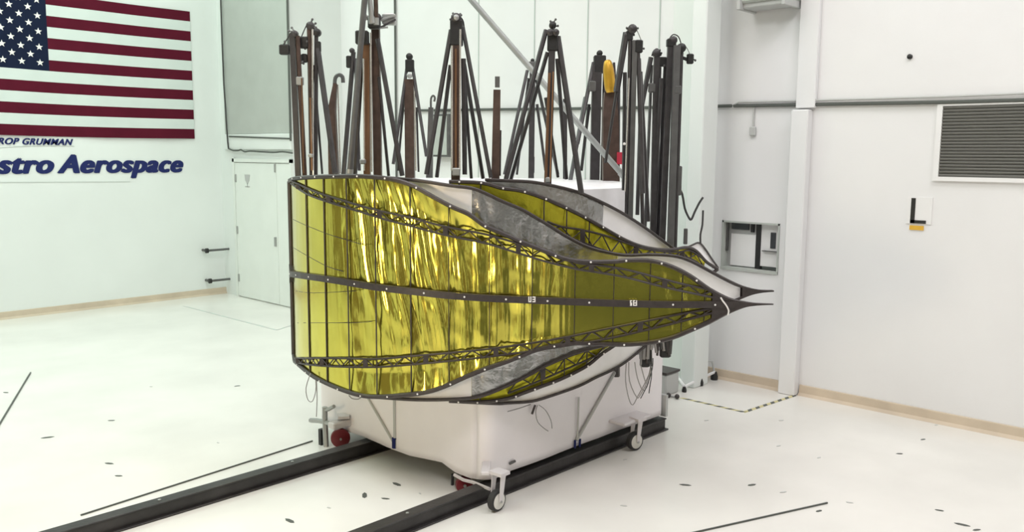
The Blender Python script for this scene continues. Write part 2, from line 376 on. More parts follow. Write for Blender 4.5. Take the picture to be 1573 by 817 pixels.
added_foil_light(E1*-4.4+E2*1.0+Vector((0, 0, 1.78)), Vector((5, 5.5, 1.9)), 1.1, 85, (1, .78, .48))

t = thing('added_dark_platform', 'added unseen dark platform under the viewpoint', 'platform', (0, 0, 0))  # added out of view so the foil mirrors dark olive patches
PC = E1*.95-E2*.9
MB().box(PC+Vector((0, 0, .95)), (1.45, 1.9, .04), E1, E2).build('deck', 'line_dark', t)
for a, b in ((-1, -1), (1, -1), (1, 1), (-1, 1)):
    MB().tube([PC+E1*1.4*a+E2*1.85*b, PC+E1*1.4*a+E2*1.85*b+Vector((0, 0, .92))], .03, 8).build('leg', 'grey_tube', t, True)
MB().box(PC+E2*1.88+Vector((0, 0, .5)), (1.42, .01, .42), E1, E2).build('front_board', 'line_dark', t)
# ================================================================ FLAG AND LETTERING
YF = YL-.012
xr_, zt, zb = 7.44, 5.05, 2.845
HF = zt-zb; LF = (7.44-5.08)/.6; x_l = xr_-LF
t = thing('american_flag', 'large United States flag hung flat on the left wall', 'flag', (xr_, YL, zb))
sh = HF/13; xc = xr_-.6*LF
def wave(x, z): return .010*math.sin(x*2.3+z*.8)+.006*math.sin(x*5.1)
def sag(x): return .02*math.sin((xr_-x)/LF*math.pi*1.2)*.6
for i in range(13):
    a, b = zt-i*sh, zt-(i+1)*sh; xs = xc if i < 7 else x_l
    n = 16; rows = [[(xs+(xr_-xs)*k/n, YF-.014+wave(xs+(xr_-xs)*k/n, z), z-sag(xs+(xr_-xs)*k/n)) for k in range(n+1)] for z in (a, b)]
    MB().grid(rows).build('stripe', 'flag_red' if i % 2 == 0 else 'flag_white', t, thick=.004)
n = 10
MB().grid([[(x_l+(xc-x_l)*k/n, YF-.014+wave(x_l+(xc-x_l)*k/n, z), z-sag(x_l+(xc-x_l)*k/n)) for k in range(n+1)] for z in (zt, zt-7*sh)]).build('canton', 'flag_blue', t, thick=.004)
star = None; ch = 7*sh; cw = xc-x_l
for r in range(9):
    for cc in range(11):
        if (r+cc) % 2: continue
        x = x_l+cw*(cc+1)/12; z = zt-ch*(r+1)/10-sag(x)
        if star is None:
            R_ = HF*.0616/2*.82; vs = [(x+(R_ if k % 2 == 0 else R_*.42)*math.sin(k*math.pi/5), YF-.021+.0, z+(R_ if k % 2 == 0 else R_*.42)*math.cos(k*math.pi/5)) for k in range(10)]
            vs2 = [(p[0], p[1]-.003, p[2]) for p in vs]
            star = MB().add(vs+vs2, [tuple(range(10)), tuple(range(19, 9, -1))]+[(k, (k+1) % 10, 10+(k+1) % 10, 10+k) for k in range(10)]).build('star', 'marker_white', t)
            s0 = (x, z); star.location.y += wave(x, z)
        else:
            o = star.copy(); COL.objects.link(o); o.location = (x-s0[0], wave(x, z)+.0, z-s0[1])
def lettering(name, txt, x_end, base_z, height, width, shear, bold, mt, label, sw=.62):
    cu = bpy.data.curves.new(name, 'FONT'); cu.body = txt; cu.space_word = sw; cu.space_character = 1.08; cu.shear = shear; cu.offset = .006; cu.extrude = .004
    tmp = bpy.data.objects.new(name+'_t', cu); COL.objects.link(tmp); bpy.context.view_layer.update()
    me = bpy.data.meshes.new_from_object(tmp.evaluated_get(bpy.context.evaluated_depsgraph_get())); bpy.data.objects.remove(tmp)
    xs = [v.co.x for v in me.vertices]; w0, w1 = min(xs), max(xs); cap = .70
    base = [Vector(((v.co.x-w1)/(w1-w0)*width, -v.co.z, v.co.y/cap*height)) for v in me.vertices]
    fs = [tuple(p.vertices) for p in me.polygons]; bpy.data.meshes.remove(me); mb = MB()
    for k, (dx, dz) in enumerate(((0, 0), (-bold, 0), (bold, 0), (-bold*2, 0), (0, bold*.6), (-bold, -bold*.5), (-bold*1.5, bold*.6), (bold*.7, -bold*.4))):
        mb.add([v+Vector((dx, -.0004*k, dz)) for v in base], fs)
    o = mb.build(name, mt); o.location = (x_end, YL-.006, base_z); return tag(o, label, 'lettering')
# widths: the cut-off beginnings run on out of the frame
lettering('wall_lettering', 'Astro Aerospace', 7.20, 2.262, .285, (7.20-5.13)/.635, .30, .017, 'navy', 'large navy blue italic lettering on the left wall below the flag')
lettering('small_lettering', 'NORTHROP GRUMMAN', on(112, 222, 1, YL).x, on(60, 222, 1, YL).z, .095, (on(112, 222, 1, YL).x-on(35, 222, 1, YL).x)*15.6/7.2, .35, .0035, 'navy', 'small dark italic capital lettering tucked just under the flag', 1.1)
c = [on(x, y, 1, YL-.004) for x, y in ((0, 227), (30, 225), (70, 224), (114, 224.5))]
tag(MB().tube(smoothpts(c), .004, 4).build('swoosh_line', 'seam', smooth=True), 'thin grey curved line under the small lettering', 'line')
A = on(0, 280, 1, YL-.004); B = on(200, 279, 1, YL-.004)
tag(MB().tube([A, B], .004, 4).build('underline', 'seam', smooth=True), 'faint straight line on the wall below the large blue lettering', 'line')

# ================================================================ FLOOR: rails, lines, tape, flecks
def rail(name, y0, y1, x0, x1, label, h=.115):
    t = thing(name, label, 'rail', (x0, y0, 0), 'dark steel floor rails')
    MB().aabb(x0, x1, y0+.015, y1-.015, .012, h-.012).build('web', 'rail_steel', t)
    MB().aabb(x0, x1, y0, y1, h-.014, h, .003).build('top_flange', 'rail_steel', t)
    MB().aabb(x0, x1+.01, y0-.02, y1+.02, 0, .014, .003).build('bottom_flange', 'rail_steel', t)
    for k in range(3):
        MB().lathe((x0+3.0+1.1*k, (y0+y1)/2, h), (0, 0, 1), [(0, .012), (.006, .012), (.008, .008)], 8).build('bolt', 'alu', t)
    return t
rail('floor_rail', 5.87, 5.98, -1.5, 6.9, 'dark steel floor rail under far side of the cart')
rail('floor_rail', 4.42, 4.53, -1.5, 6.86, 'dark steel floor rail under near side, in front of the cart')
def gl(pts, r, name, mt, label, cat):
    return tag(MB().tube([on(x, y, 2, r) for x, y in pts], r, 4).build(name, mt), label, cat)
gl(((124, 791), (480, 677)), .007, 'cord_line', 'line_dark', 'thin dark cord lying on the floor beyond the far rail', 'cord')
gl(((-30, 700), (47, 572)), .009, 'floor_strip', 'line_dark', 'dark strip on the floor near the left wall corner', 'strip')
gl(((1060, 819), (1271, 772)), .007, 'floor_line', 'line_dark', 'dark straight line on the floor in front right', 'line')
def tape(p, q, n, ma, mb_, label, wd=.045, name='hazard_tape'):
    A = on(*p, 2, 0); B = on(*q, 2, 0); d = (B-A); L = d.length; d.normalize(); s_ = Vector((-d.y, d.x, 0))
    t = thing(name, label, 'tape', A)
    for i in range(n):
        a = A+d*L*i/n; b = A+d*L*(i+1)/n; k = d*wd*.5
        vs = [a-s_*wd/2-k, b-s_*wd/2-k, b+s_*wd/2+k, a+s_*wd/2+k]
        MB().add([v+Vector((0, 0, z)) for z in (0, .002) for v in vs], [(3, 2, 1, 0), (4, 5, 6, 7), (0, 1, 5, 4), (1, 2, 6, 5), (2, 3, 7, 6), (3, 0, 4, 7)]).build('tape_segment', ma if i % 2 else mb_, t)
tape((1046, 611), (1143, 633), 12, 'line_dark', 'hazard_yellow', 'yellow and black striped tape running out from the columns')
tape((1143, 633), (1222, 607), 14, 'line_dark', 'hazard_yellow', 'yellow and black striped tape running back to the pilaster')
tape((283, 470), (425, 507), 16, 'seam', 'cabinet_grey', 'faint dashed grey tape on floor before the double door', .03, 'dashed_tape')
tape((425, 507), (450, 499), 4, 'seam', 'cabinet_grey', 'short faint return of the dashed tape beside the far petal', .03, 'dashed_tape')
fl = [(9, 603, 1.1), (171, 646, 1), (168, 712, 1.3), (364, 593, 1), (73, 672, 1.6), (182, 731, 1.0), (335, 680, .6), (445, 800, 1.6), (560, 761, 1.8), (610, 744, 1.6), (505, 780, .6), (645, 758, .6), (1053, 745, 1.4), (1155, 745, 1.3), (1203, 756, .9), (958, 777, .8), (1200, 646, .8), (1196, 685, .8), (1258, 785, 1), (1418, 675, 1), (1382, 697, 1), (1258, 703, .8), (1305, 772, .9), (1443, 784, 1), (1478, 806, 1.5), (1500, 814, 1), (592, 766, 1.0), (1085, 646, .7), (232, 594, .5), (1438, 653, .7), (960, 706, .6)]
cnt = {}; ORD = ['', 'first', 'second', 'third', 'fourth', 'fifth', 'sixth', 'seventh', 'eighth', 'ninth']
fl.sort()
for i, (x, y, s_) in enumerate(fl):
    P = on(x, y, 2, 0); a = random.uniform(-.6, .6)+(-.8 if 430 < x < 650 else 0)
    X = E1*math.cos(a)+E2*math.sin(a); Y = Vector((-X.y, X.x, 0))
    big = s_ >= 1.0
    vs = []
    for z in (0, .004):
        for k in range(6):
            th = k*math.pi/3; vs.append(P+X*.034*s_*math.cos(th)*random.uniform(.8, 1.1)+Y*.011*s_*math.sin(th)+Vector((0, 0, z)))
    where = 'left of the rails' if x < 430 else 'between the rails' if x < 660 else 'right of the cart' if x < 1240 else 'near the right wall'
    cnt[(where, big)] = cnt.get((where, big), 0)+1
    tag(MB().add(vs, [tuple(range(5, -1, -1)), tuple(range(6, 12))]+[(k, (k+1) % 6, 6+(k+1) % 6, 6+k) for k in range(6)]).build('floor_scrap', 'line_dark' if big else 'cabinet_grey'), ORD[cnt[(where, big)]]+(' dark' if big else ' pale grey')+' scrap of tape from the left, on the floor '+where, 'scrap', 'scraps on the floor '+where)

# ================================================================ CART
CXm = (5.655, 5.56)
def cart():
    t = thing('equipment_cart', 'large white box cart carrying the wrapped petals and masts', 'cart', (CXm[0], CXm[1], 0))
    X0, X1, Y0, Y1 = 4.45, 6.86, 4.45, 6.70
    # draped skin: walk round the plan, bottom height varies
    left = [on(x, y, 0, X0) for x, y in ((486, 642), (508, 655), (559, 670), (592, 687), (630, 701), (680, 710), (698, 724), (721, 735), (762, 742))]
    zl = sorted([(p.y, max(p.z, .125)) for p in left])
    path = []
    R_ = .10
    def arc(cx, cy_, a0, a1):
        for k in range(5):
            a = math.radians(a0+(a1-a0)*k/4); path.append((cx+R_*math.cos(a), cy_+R_*math.sin(a)))
    n = 26
    arc(X0+R_, Y0+R_, 180, 270)
    for k in range(1, n): path.append((X0+R_+(X1-X0-2*R_)*k/n, Y0))
    arc(X1-R_, Y0+R_, 270, 360)
    for k in range(1, n): path.append((X1, Y0+R_+(Y1-Y0-2*R_)*k/n))
    arc(X1-R_, Y1-R_, 0, 90)
    for k in range(1, n): path.append((X1-R_-(X1-X0-2*R_)*k/n, Y1))
    arc(X0+R_, Y1-R_, 90, 180)
    for k in range(1, n): path.append((X0, Y1-R_-(Y1-Y0-2*R_)*k/n))
    path.append(path[0])
    rows = []
    zt_ = .985; nz = 14
    for j in range(nz+1):
        row = []
        for (x, y) in path:
            zb_ = lerp(zl, y) if x < X0+.2 else .155
            if y < Y0+.05 and x < X0+.22: zb_ = .14
            z = zb_+(zt_-zb_)*j/nz
            q = noise.noise(Vector((x*2.1, y*2.1, z*.9)))*.016+noise.noise(Vector((x*6, y*6, z*1.6)))*.005
            cxv = Vector((x-CXm[0], y-CXm[1], 0)).normalized()
            row.append(Vector((x, y, z))+cxv*q)
        rows.append(row)
    sk = MB().grid(rows).build('skirt', 'cart_skin', t, True, thick=.006, sharp=80); sk['label'] = 'white film skirt with wavy lower edge'
    MB().aabb(X0+.02, X1-.02, Y0+.02, Y1-.02, .95, .983).build('deck', 'cart_skin', t)
    MB().aabb(X0+.05, X1-.05, Y0+.05, Y1-.05, .24, .30).build('chassis', 'alu', t)
    # sewn seams / struts seen on the skin
    def strut(face, a, b, r, mt, name):
        fn = (lambda x, y: on(x, y, 0, X0-.012)) if face == 0 else (lambda x, y: on(x, y, 1, Y0-.012))
        MB().tube([fn(*a), fn(*b)], r, 6).build(name, mt, t, True)
    strut(0, (566, 612), (604, 678), .012, 'cabinet_grey', 'brace'); strut(0, (606, 612), (607, 688), .014, 'cabinet_grey', 'brace')
    strut(0, (606, 672), (606, 688), .022, 'navy', 'clip')
    strut(1, (945, 571), (886, 676), .013, 'cabinet_grey', 'brace'); strut(1, (889, 610), (887, 676), .008, 'cabinet_grey', 'brace')
    strut(1, (883.5, 676), (883, 688), .010, 'navy', 'clip'); strut(1, (891, 674), (890.5, 686), .010, 'navy', 'clip')
    strut(1, (947, 563), (947, 578), .03, 'graphite', 'clip')
    strut(1, (783, 712), (791, 708), .012, 'grey_tube', 'latch')
    MB().aabb(X1-.02, X1+.015, Y0-.03, Y0+.03, .13, .34).build('corner_post', 'cabinet_grey', t)
    # casters
    def caster(P, ax, rad, wmt, sides=(-1, 1), par=t, fork='bracket_white'):
        ax = Vector(ax).normalized(); side = Vector((-ax.y, ax.x, 0)); C0 = Vector((P[0], P[1], rad))
        wl = MB().lathe(C0-ax*.028, ax, [(0, rad*.80), (.006, rad*.97), (.016, rad), (.040, rad), (.050, rad*.97), (.056, rad*.80)], 28).build('wheel', 'rubber' if wmt == 'wheel_white' else wmt, par, True, sharp=30)
        MB().lathe(C0-ax*.036, ax, [(0, rad*.35), (.008, rad*.76), (.064, rad*.76), (.072, rad*.35)], 24).build('wheel_hub', wmt, wl, True, sharp=30)
        MB().lathe(C0-ax*.052, ax, [(0, .010), (.104, .010)], 10).build('axle', 'alu', wl)
        off = side*.03; fk = MB(); h_ = .285
        for s_ in sides:
            a = ax*(.043*s_); p = [C0+a-side*.016, C0+a+side*.016, Vector((C0.x, C0.y, h_))+a+off*1.2+side*.016, Vector((C0.x, C0.y, h_))+a+off*.4-side*.016]
            th = ax*.003; fk.add([q-th for q in p]+[q+th for q in p], [(0, 1, 2, 3), (7, 6, 5, 4), (0, 1, 5, 4), (1, 2, 6, 5), (2, 3, 7, 6), (3, 0, 4, 7)])
        fk.box(Vector((C0.x, C0.y, h_))+off, (.06, .05, .012), ax, side)
        fk.build('fork', fork, par)
        return wl
    caster((4.36, 4.25), (E1*.75-E2*.65), .080, 'wheel_white')
    caster((6.17, 4.30), (E1*.55-E2*.8), .084, 'wheel_white')
    wl = caster((4.38, 6.22), (E1*.25-E2*1), .086, 'caster_red', (-1,))
    MB().box((4.44, 4.44, .272), (.035, .17, .016), X=E1, Y=E2, bev=.008).build('outrigger', 'bracket_white', t)
    MB().aabb(5.98, 6.40, 4.28, 4.5, .255, .285, .01).build('outrigger', 'bracket_white', t)
    # red guide wheel on the near rail
    G = on(714, 746, 0, 4.46); ga = (E1*.3-E2).normalized()
    o = MB().lathe(G, -ga, [(0, .045), (.004, .066), (.05, .066), (.054, .045)], 22).build('guide_wheel', 'caster_red', t, True, sharp=30)
    MB().lathe(G+ga*.01, -ga, [(0, .012), (.07, .012)], 10).build('axle', 'alu', o)
    MB().tube([on(698, 729, 0, 4.44), on(712, 737, 0, 4.44), on(728, 741, 0, 4.44), on(752, 751, 0, 4.40)], .014, 6).build('wheel_arm', 'bracket_white', t, True)
    MB().tube([on(695.5, 728, 0, 4.47), on(694, 764, 0, 4.47)], .012, 6).build('jack_leg', 'black_part', t)
    MB().tube([on(690, 766, 0, 4.46), on(701, 765, 0, 4.46)], .010, 6).build('jack_foot', 'black_part', t)
    # towing bracket with hooked handle at the far corner
    D = 4.30
    def q(x, y): return on(x, y, 0, D)
    b = MB().tube([q(499, 625), q(499, 640), q(500, 665), q(501, 688)], .020, 6, True).build('jack_column', 'alu', t)
    MB().tube([q(499, 630), q(505, 628.5), q(513, 624)], .014, 6, True).build('crank_handle', 'alu', b)
    MB().tube([q(477, 645.5), q(488, 646), q(500, 648), q(516, 654)], .018, 6, True).build('cross_bar', 'alu', t)
    MB().tube(smoothpts([q(500, 684), q(503, 694), q(509, 697.5), q(518, 694), q(523, 689)]), .012, 6).build('hook', 'bracket_white', t, True)
    MB().box(q(494, 671), (.02, .02, .075)).build('brake_block', 'black_part', t)
    MB().box(q(512, 652)+Vector((.06, -.02, 0)), (.10, .05, .03), bev=.01).build('outrigger', 'bracket_white', t)
    return t
cart()

# ================================================================ HUB
C0 = Vector((CXm[0], CXm[1], 0)); dC = C0.length; toC = C0.normalized(); tR = Vector((toC.y, -toC.x, 0))
# radius so that the left limb falls on px 446
dl = ray(446, 350); dl.z = 0; dl.normalize(); ang = math.acos(dl.dot(toC)); RP = dC*math.sin(ang)
def path(s, R, phi_d, phi0=-1.42):
    """plan point and outward normal at arclength s: circle from phi0 to phi_d, then the tangent"""
    L = R*(phi_d-phi0)
    if s <= L:
        a = phi0+s/R; n = -toC*math.cos(a)+tR*math.sin(a); return C0+n*R, n
    n = -toC*math.cos(phi_d)+tR*math.sin(phi_d); tg = tR*math.cos(phi_d)+toC*math.sin(phi_d)
    return C0+n*R+tg*(s-L), n
class Surf:
    def __init__(s, R, phid, phi0, smax):
        s.R, s.pd, s.p0, s.smax = R, phid, phi0, smax
        s.tab = []
        n = 700
        for i in range(n+1):
            q = smax*i/n; p, _ = path(q, R, phid, phi0); s.tab.append((math.atan2(p.dot(E1), p.dot(E2)), q))
        k = min(range(len(s.tab)), key=lambda i: s.tab[i][0]); s.tab = s.tab[k:]; s.smin = s.tab[0][1]
    def hit(s, x, y):
        d = ray(x, y); a = math.atan2(d.dot(E1), d.dot(E2)); q = lerp(s.tab, a)
        p, n = path(q, s.R, s.pd, s.p0); r = Vector((p.x, p.y)).length
        return q, H+d.z/math.hypot(d.x, d.y)*r
    def prof(s, pts, n=4):
        out = []
        for p in (smoothpts([(x, y, 0) for x, y in pts], n) if n > 1 else pts):
            q, z = s.hit(p[0], p[1])
            if not out or q > out[-1][0]+1e-4: out.append((q, z))
        return out
    def P(s, q, z, off=0):
        p, n = path(q, s.R, s.pd, s.p0); v = p+n*off; return Vector((v.x, v.y, z))
def edge_tube(S, prof, r, off=0, q1=None):
    e_ = prof[-1][0]; rr = r
    if q1: rr = [r*min(1, max(.22, (e_-q)/(e_-q1))) for q, z in prof]
    return MB().tube([S.P(q, z, off) for q, z in prof], rr, 6)
def fold(q, z, amp, seed=0, wl=.13):
    u = q+(z-1.6)*(.11*math.sin(q*2.6+seed)+.07)+.05*noise.noise(Vector((q*2, z*1.3, seed)))
    v = (1-abs(noise.noise(Vector((u/wl, z*.40, seed))))*2.6)*.75
    v += (1-abs(noise.noise(Vector((u/(wl*.42), z*.6, seed+9))))*2.4)*.15
    v += noise.noise(Vector((u/(wl*2.4), z*.5, seed+5)))*1.0
    v += noise.noise(Vector((u*6+z*5, z*5-u*5, seed+3)))*.25
    return v*amp
def sheet(S, top, bot, q0, q1, dq, nt_, off, amp, name, mt, par, seed=0, wl=.1, smooth=True):
    nq = max(2, int((q1-q0)/dq)); rows = []
    for i in range(nq+1):
        q = q0+(q1-q0)*i/nq; zt_, zb_ = lerp(top, q), lerp(bot, q); row = []
        for j in range(nt_+1):
            f = j/nt_; z = zb_+(zt_-zb_)*f; e_ = min(1, min(f, 1-f)*8+.15)
            a = amp(q) if callable(amp) else amp
            row.append(S.P(q, z, off-a*1.5*e_+fold(q, z, a*e_, seed, wl)))
        rows.append(row)
    return MB().grid(rows).build(name, mt, par, smooth, sharp=180)

hub = thing('hub', 'central hub drum with dark rings inside the wrapped petals', 'hub', (C0.x, C0.y, .99))
MB().lathe((C0.x, C0.y, .992), (0, 0, 1), [(.003, 1.18), (.02, 1.24), (1.34, 1.24), (1.37, 1.18)], 48).build('drum', 'white_film', hub, True, sharp=30)
pts = [(C0.x+1.30*math.cos(a*math.pi/36), C0.y+1.30*math.sin(a*math.pi/36), 1.02) for a in range(73)]
MB().tube(pts, .028, 6).build('lower_ring', 'graphite', hub, True)
tag(MB().lathe((C0.x, C0.y, .984), (0, 0, 1), [(0, 1.56), (.008, 1.56)], 56).build('turntable', 'cabinet_grey'), 'round grey turntable plate on the cart under the drum and masts', 'turntable')

# ---------------------------------------------------------------- petals
S1 = Surf(RP, math.radians(-3), -1.42, 4.9)
p1_top = [(443, 279), (449, 275), (470, 272.5), (520, 271), (560, 271), (600, 275), (626, 282), (640, 288), (670, 305), (697, 319), (720, 329), (745, 347), (768, 357), (800, 371), (830, 383), (866, 397), (900, 402), (940, 402), (966, 400), (1000, 401), (1030, 409), (1060, 424), (1090, 445), (1118, 459), (1142, 464), (1160, 466), (1188, 467)]
p1_bot = [(443, 545), (450, 552), (462, 563), (484, 580), (520, 597), (552, 607), (580, 609.5), (625, 606.5), (656, 602), (684, 593), (715, 579), (747, 566), (774, 557), (800, 547), (822, 538), (848, 532), (884, 527), (920, 528), (961, 529), (1002, 525.5), (1034, 518), (1061, 507), (1088, 495), (1115, 481), (1142, 471), (1160, 468.5), (1188, 467.5)]
T1, B1 = S1.prof(p1_top), S1.prof(p1_bot)
pet = thing('wrapped_petal', 'outermost petal of yellow crinkled foil in a black frame with central spine', 'petal', (C0.x, C0.y, 1.0), 'petals wrapped round the hub')
def qx(S, x, y=400): return S.hit(x, y)[0]
QA, QB = T1[0][0], qx(S1, 1098)
amp_pts = [(qx(S1, x), a) for x, a in ((446, .0006), (500, .0012), (515, .004), (545, .016), (600, .026), (720, .026), (800, .020), (862, .014), (878, .0012), (945, .0015), (960, .003), (1060, .002), (1100, .001))]
sheet(S1, T1, B1, QA+.005, QB, .0085, 110, -.011, lambda q: lerp(amp_pts, q), 'foil_gore', 'foil', pet, 3, .13)
edge_tube(S1, T1, .017, 0, qx(S1, 1110)).build('top_edge', 'graphite', pet, True)
edge_tube(S1, B1, .017, 0, qx(S1, 1110)).build('bottom_edge', 'graphite', pet, True)
MB().tube([S1.P(T1[0][0], T1[0][1]), S1.P(T1[0][0], B1[0][1])], .018, 6).build('base_edge', 'graphite', pet, True)
# spine
sp = [(447, 420), (457, 422), (500, 428), (532, 433), (580, 441), (640, 448), (684, 453), (745, 457.5), (800, 460), (916, 464.5), (1007, 467), (1098, 467.5), (1130, 467.5)]
SP = S1.prof(sp)
def band(S, prof, hw, off, th, name, mt, par):
    rows = [];
    for q, z in prof:
        k = hw(q) if callable(hw) else hw
        rows.append([S.P(q, z+k, off+th), S.P(q, z-k, off+th), S.P(q, z-k, off-th), S.P(q, z+k, off-th), S.P(q, z+k, off+th)])
    return MB().grid(rows).build(name, mt, par)
q_t = SP[0][0]
o = band(S1, SP, lambda q: .024+.06*math.exp(-((q-q_t)/.06)**2), .004, .016, 'spine', 'graphite', pet)
# spine marks (tiny white characters) and target dots
def glyphs(x0, y0, rows_, par, w_=.0085):
    mb = MB()
    for j, r in enumerate(rows_):
        for i, ch in enumerate(r):
            if ch == '#':
                q, z = S1.hit(x0+i*1.55, y0+j*1.75); c_ = S1.P(q, z, .0225); n_ = path(q, S1.R, S1.pd, S1.p0)[1]; tt = Vector((-n_.y, n_.x, 0))
                mb.box(c_, (.0036, .0012, .0040), tt, n_)
    o = mb.build('spine_mark', 'marker_white', par); o['label'] = 'tiny white stencilled characters'; return o
glyphs(812.5, 455.5, ["#.#.###", "#.#...#", "#.#.###", "#.#...#", "###.###"], pet)
glyphs(968, 461, ["##.##.#", "#..#..#", "##.####", ".#.#..#", "##.####"], pet)
dot0 = None
def dots(S, prof, n, par, off=.018, q0=None, q1=None, r=.0075):
    a, b = q0 or prof[0][0], q1 or prof[-1][0]
    for i in range(n):
        q = a+(b-a)*(i+.5)/n; P = S.P(q, lerp(prof, q), off); n_ = path(q, S.R, S.pd, S.p0)[1]
        MB().lathe(P, n_, [(0, r), (.003, r*.8)], 8).build('target_dot', 'marker_white', par)
dots(S1, SP, 14, pet, .021); dots(S1, T1, 16, pet, .016, QA, QB); dots(S1, B1, 16, pet, .016, QA, QB)
# ribs
for x in (471, 498, 533, 576, 630, 689, 752, 818, 884, 944, 1000, 1050, 1085):
    q = qx(S1, x); MB().tube([S1.P(q, lerp(T1, q), -.006), S1.P(q, lerp(B1, q), -.006)], .0055 if x < 640 else .0035, 6).build('rib', 'graphite', pet)
# trusses
def truss(S, up, lo, par, q1, r=.0065, step=.085, off=.004, label=None):
    U, L = S.prof(up), S.prof(lo)
    mb = MB().tube([S.P(q, z, off) for q, z in U], r*1.25, 6)
    tr = mb.build('truss', 'graphite', par, True)
    MB().tube([S.P(q, z, off) for q, z in L], r*1.25, 6).build('chord', 'graphite', tr, True)
    a, b = max(U[0][0], L[0][0]), min(U[-1][0], L[-1][0], q1); n = int((b-a)/step)
    for i in range(n):
        qa, qb = a+(b-a)*i/n, a+(b-a)*(i+1)/n
        A, B = (lerp(U, qa), lerp(L, qb)) if i % 2 else (lerp(L, qa), lerp(U, qb))
        MB().tube([S.P(qa, A, off), S.P(qb, B, off)], r*.85, 5).build('diagonal', 'graphite', tr)
        if i % 6 == 3: MB().box(S.P(qa, (lerp(U, qa)+lerp(L, qa))/2, off), (.018, .010, (lerp(U, qa)-lerp(L, qa))/2), E1, E2).build('node_plate', 'graphite', tr)
u1 = [(447, 276), (453, 280), (489, 296), (534, 310), (580, 323), (634, 335), (684, 348), (747, 360), (800, 375), (840, 385), (884, 403), (916, 407), (961, 414), (1016, 428), (1052, 437), (1096, 446)]
l1 = [(448, 282), (470, 297), (498, 308), (543, 322), (588, 336), (634, 348), (684, 361), (747, 374), (800, 390), (840, 402), (884, 413), (916, 418), (961, 426), (1016, 440), (1052, 448), (1096, 457)]
truss(S1, u1, l1, pet, 9)
u2 = [(447, 550), (520, 550), (580, 551), (634, 546.5), (688, 542), (747, 536), (800, 529), (862, 519), (916, 508), (961, 499), (1016, 488), (1052, 481), (1096, 473)]
l2 = [(452, 556), (475, 560), (520, 563), (580, 563.5), (634, 559.5), (688, 554.5), (747, 548), (800, 541), (862, 532), (916, 523), (961, 514), (1016, 501), (1052, 492), (1096, 480)]
truss(S1, u2, l2, pet, 9)
for pts in (((448, 337), (470, 347), (500, 359), (525, 367), (560, 377)), ((448, 380), (470, 393), (500, 409), (525, 417)), ((448, 446), (480, 450), (545, 447)), ((448, 496), (490, 496), (545, 496), (570, 494))):
    pr = S1.prof(pts); MB().tube([S1.P(q, z, -.012) for q, z in pr], .0028, 4).build('cord', 'graphite', pet)
# dark tip block
def tip(S, top, bot, x0, x1, par, mt='graphite'):
    q0, q1 = qx(S, x0), qx(S, x1); rows = []
    for i in range(13):
        q = q0+(q1-q0)*i/12; a, b = lerp(top, q), lerp(bot, q)
        if b > a: a = b = (a+b)/2
        k_ = 1-i/13; a += .001+.004*k_; b -= .001+.004*k_; 
        rows.append([S.P(q, a, .012), S.P(q, b, .012), S.P(q, b, -.02), S.P(q, a, -.02), S.P(q, a, .012)])
    MB().grid(rows).build('tip_plate', mt, par)
tip(S1, T1, B1, 1096, 1190, pet)
c = [S1.P(qx(S1, x), S1.hit(x, y)[1], .03) for x, y in ((1108, 456), (1112, 462), (1117, 468), (1121, 476), (1120, 483))]
MB().tube(smoothpts(c), .006, 5).build('tie', 'marker_white', pet, True)

# petal 2: white and silver film behind the first
S2 = Surf(RP-.075, math.radians(12), -1.2, 5.3)
t2 = [(590, 273), (640, 277), (692, 285), (724, 289), (746, 297), (771, 309), (800, 321), (816, 330), (848, 349), (870, 363), (902, 379), (930, 387), (961, 392), (997, 391), (1034, 393), (1061, 401), (1097, 420), (1124, 434), (1142, 441), (1165, 445.5), (1188, 446)]
b2 = [(575, 610), (640, 614), (700, 613), (740, 608), (780, 592), (816, 574), (852, 554), (889, 540), (940, 528), (1000, 512), (1060, 490), (1100, 474), (1142, 456), (1165, 449.5), (1188, 447.5)]
T2, B2 = S2.prof(t2), S2.prof(b2)
pt2 = thing('wrapped_petal', 'second petal from outside, white film and silver foil strip ending in a white tip', 'petal', (C0.x, C0.y, 1.0), 'petals wrapped round the hub')
e2 = .02
for x0, x1, mt, nm, am in ((592, 724, 'white_film', 'white_panel', .008), (724.2, 950, 'silver_foil', 'silver_panel', .012), (950.2, 1142, 'white_film', 'white_panel', .002)):
    sheet(S2, T2, B2, qx(S2, x0), qx(S2, x1), .02, 60, -.02, am, nm, mt, pt2, 11, .10)
edge_tube(S2, T2, .013, 0, qx(S2, 1130)).build('top_edge', 'graphite', pt2, True); edge_tube(S2, B2, .013, 0, qx(S2, 1130)).build('bottom_edge', 'graphite', pt2, True)
tip(S2, T2, B2, 1141, 1190, pt2)
# petal 3: yellow foil
S3 = Surf(RP-.15, math.radians(35), -1.0, 5.0)
t3 = [(690, 279), (740, 281), (771, 289), (800, 293), (834, 304), (862, 316), (889, 329), (911, 341), (939, 357), (961, 369), (984, 378), (1010, 383), (1035, 383), (1055, 380), (1070, 386), (1085, 402), (1102, 413)]
b3 = [(690, 616), (740, 617.5), (780, 612), (803, 604), (830, 594), (857, 584), (889, 569), (907, 558), (925, 543), (943, 531), (980, 505), (1040, 460), (1080, 430), (1102, 414)]
T3, B3 = S3.prof(t3), S3.prof(b3)
pt3 = thing('wrapped_petal', 'third petal from outside, yellow foil strip with a black lattice', 'petal', (C0.x, C0.y, 1.0), 'petals wrapped round the hub')
sheet(S3, T3, B3, T3[0][0], qx(S3, 1088), .012, 90, -.03, .007, 'foil_gore', 'foil_far', pt3, 21, .08)
edge_tube(S3, T3, .014).build('top_edge', 'graphite', pt3, True); edge_tube(S3, B3, .015).build('bottom_edge', 'graphite', pt3, True)
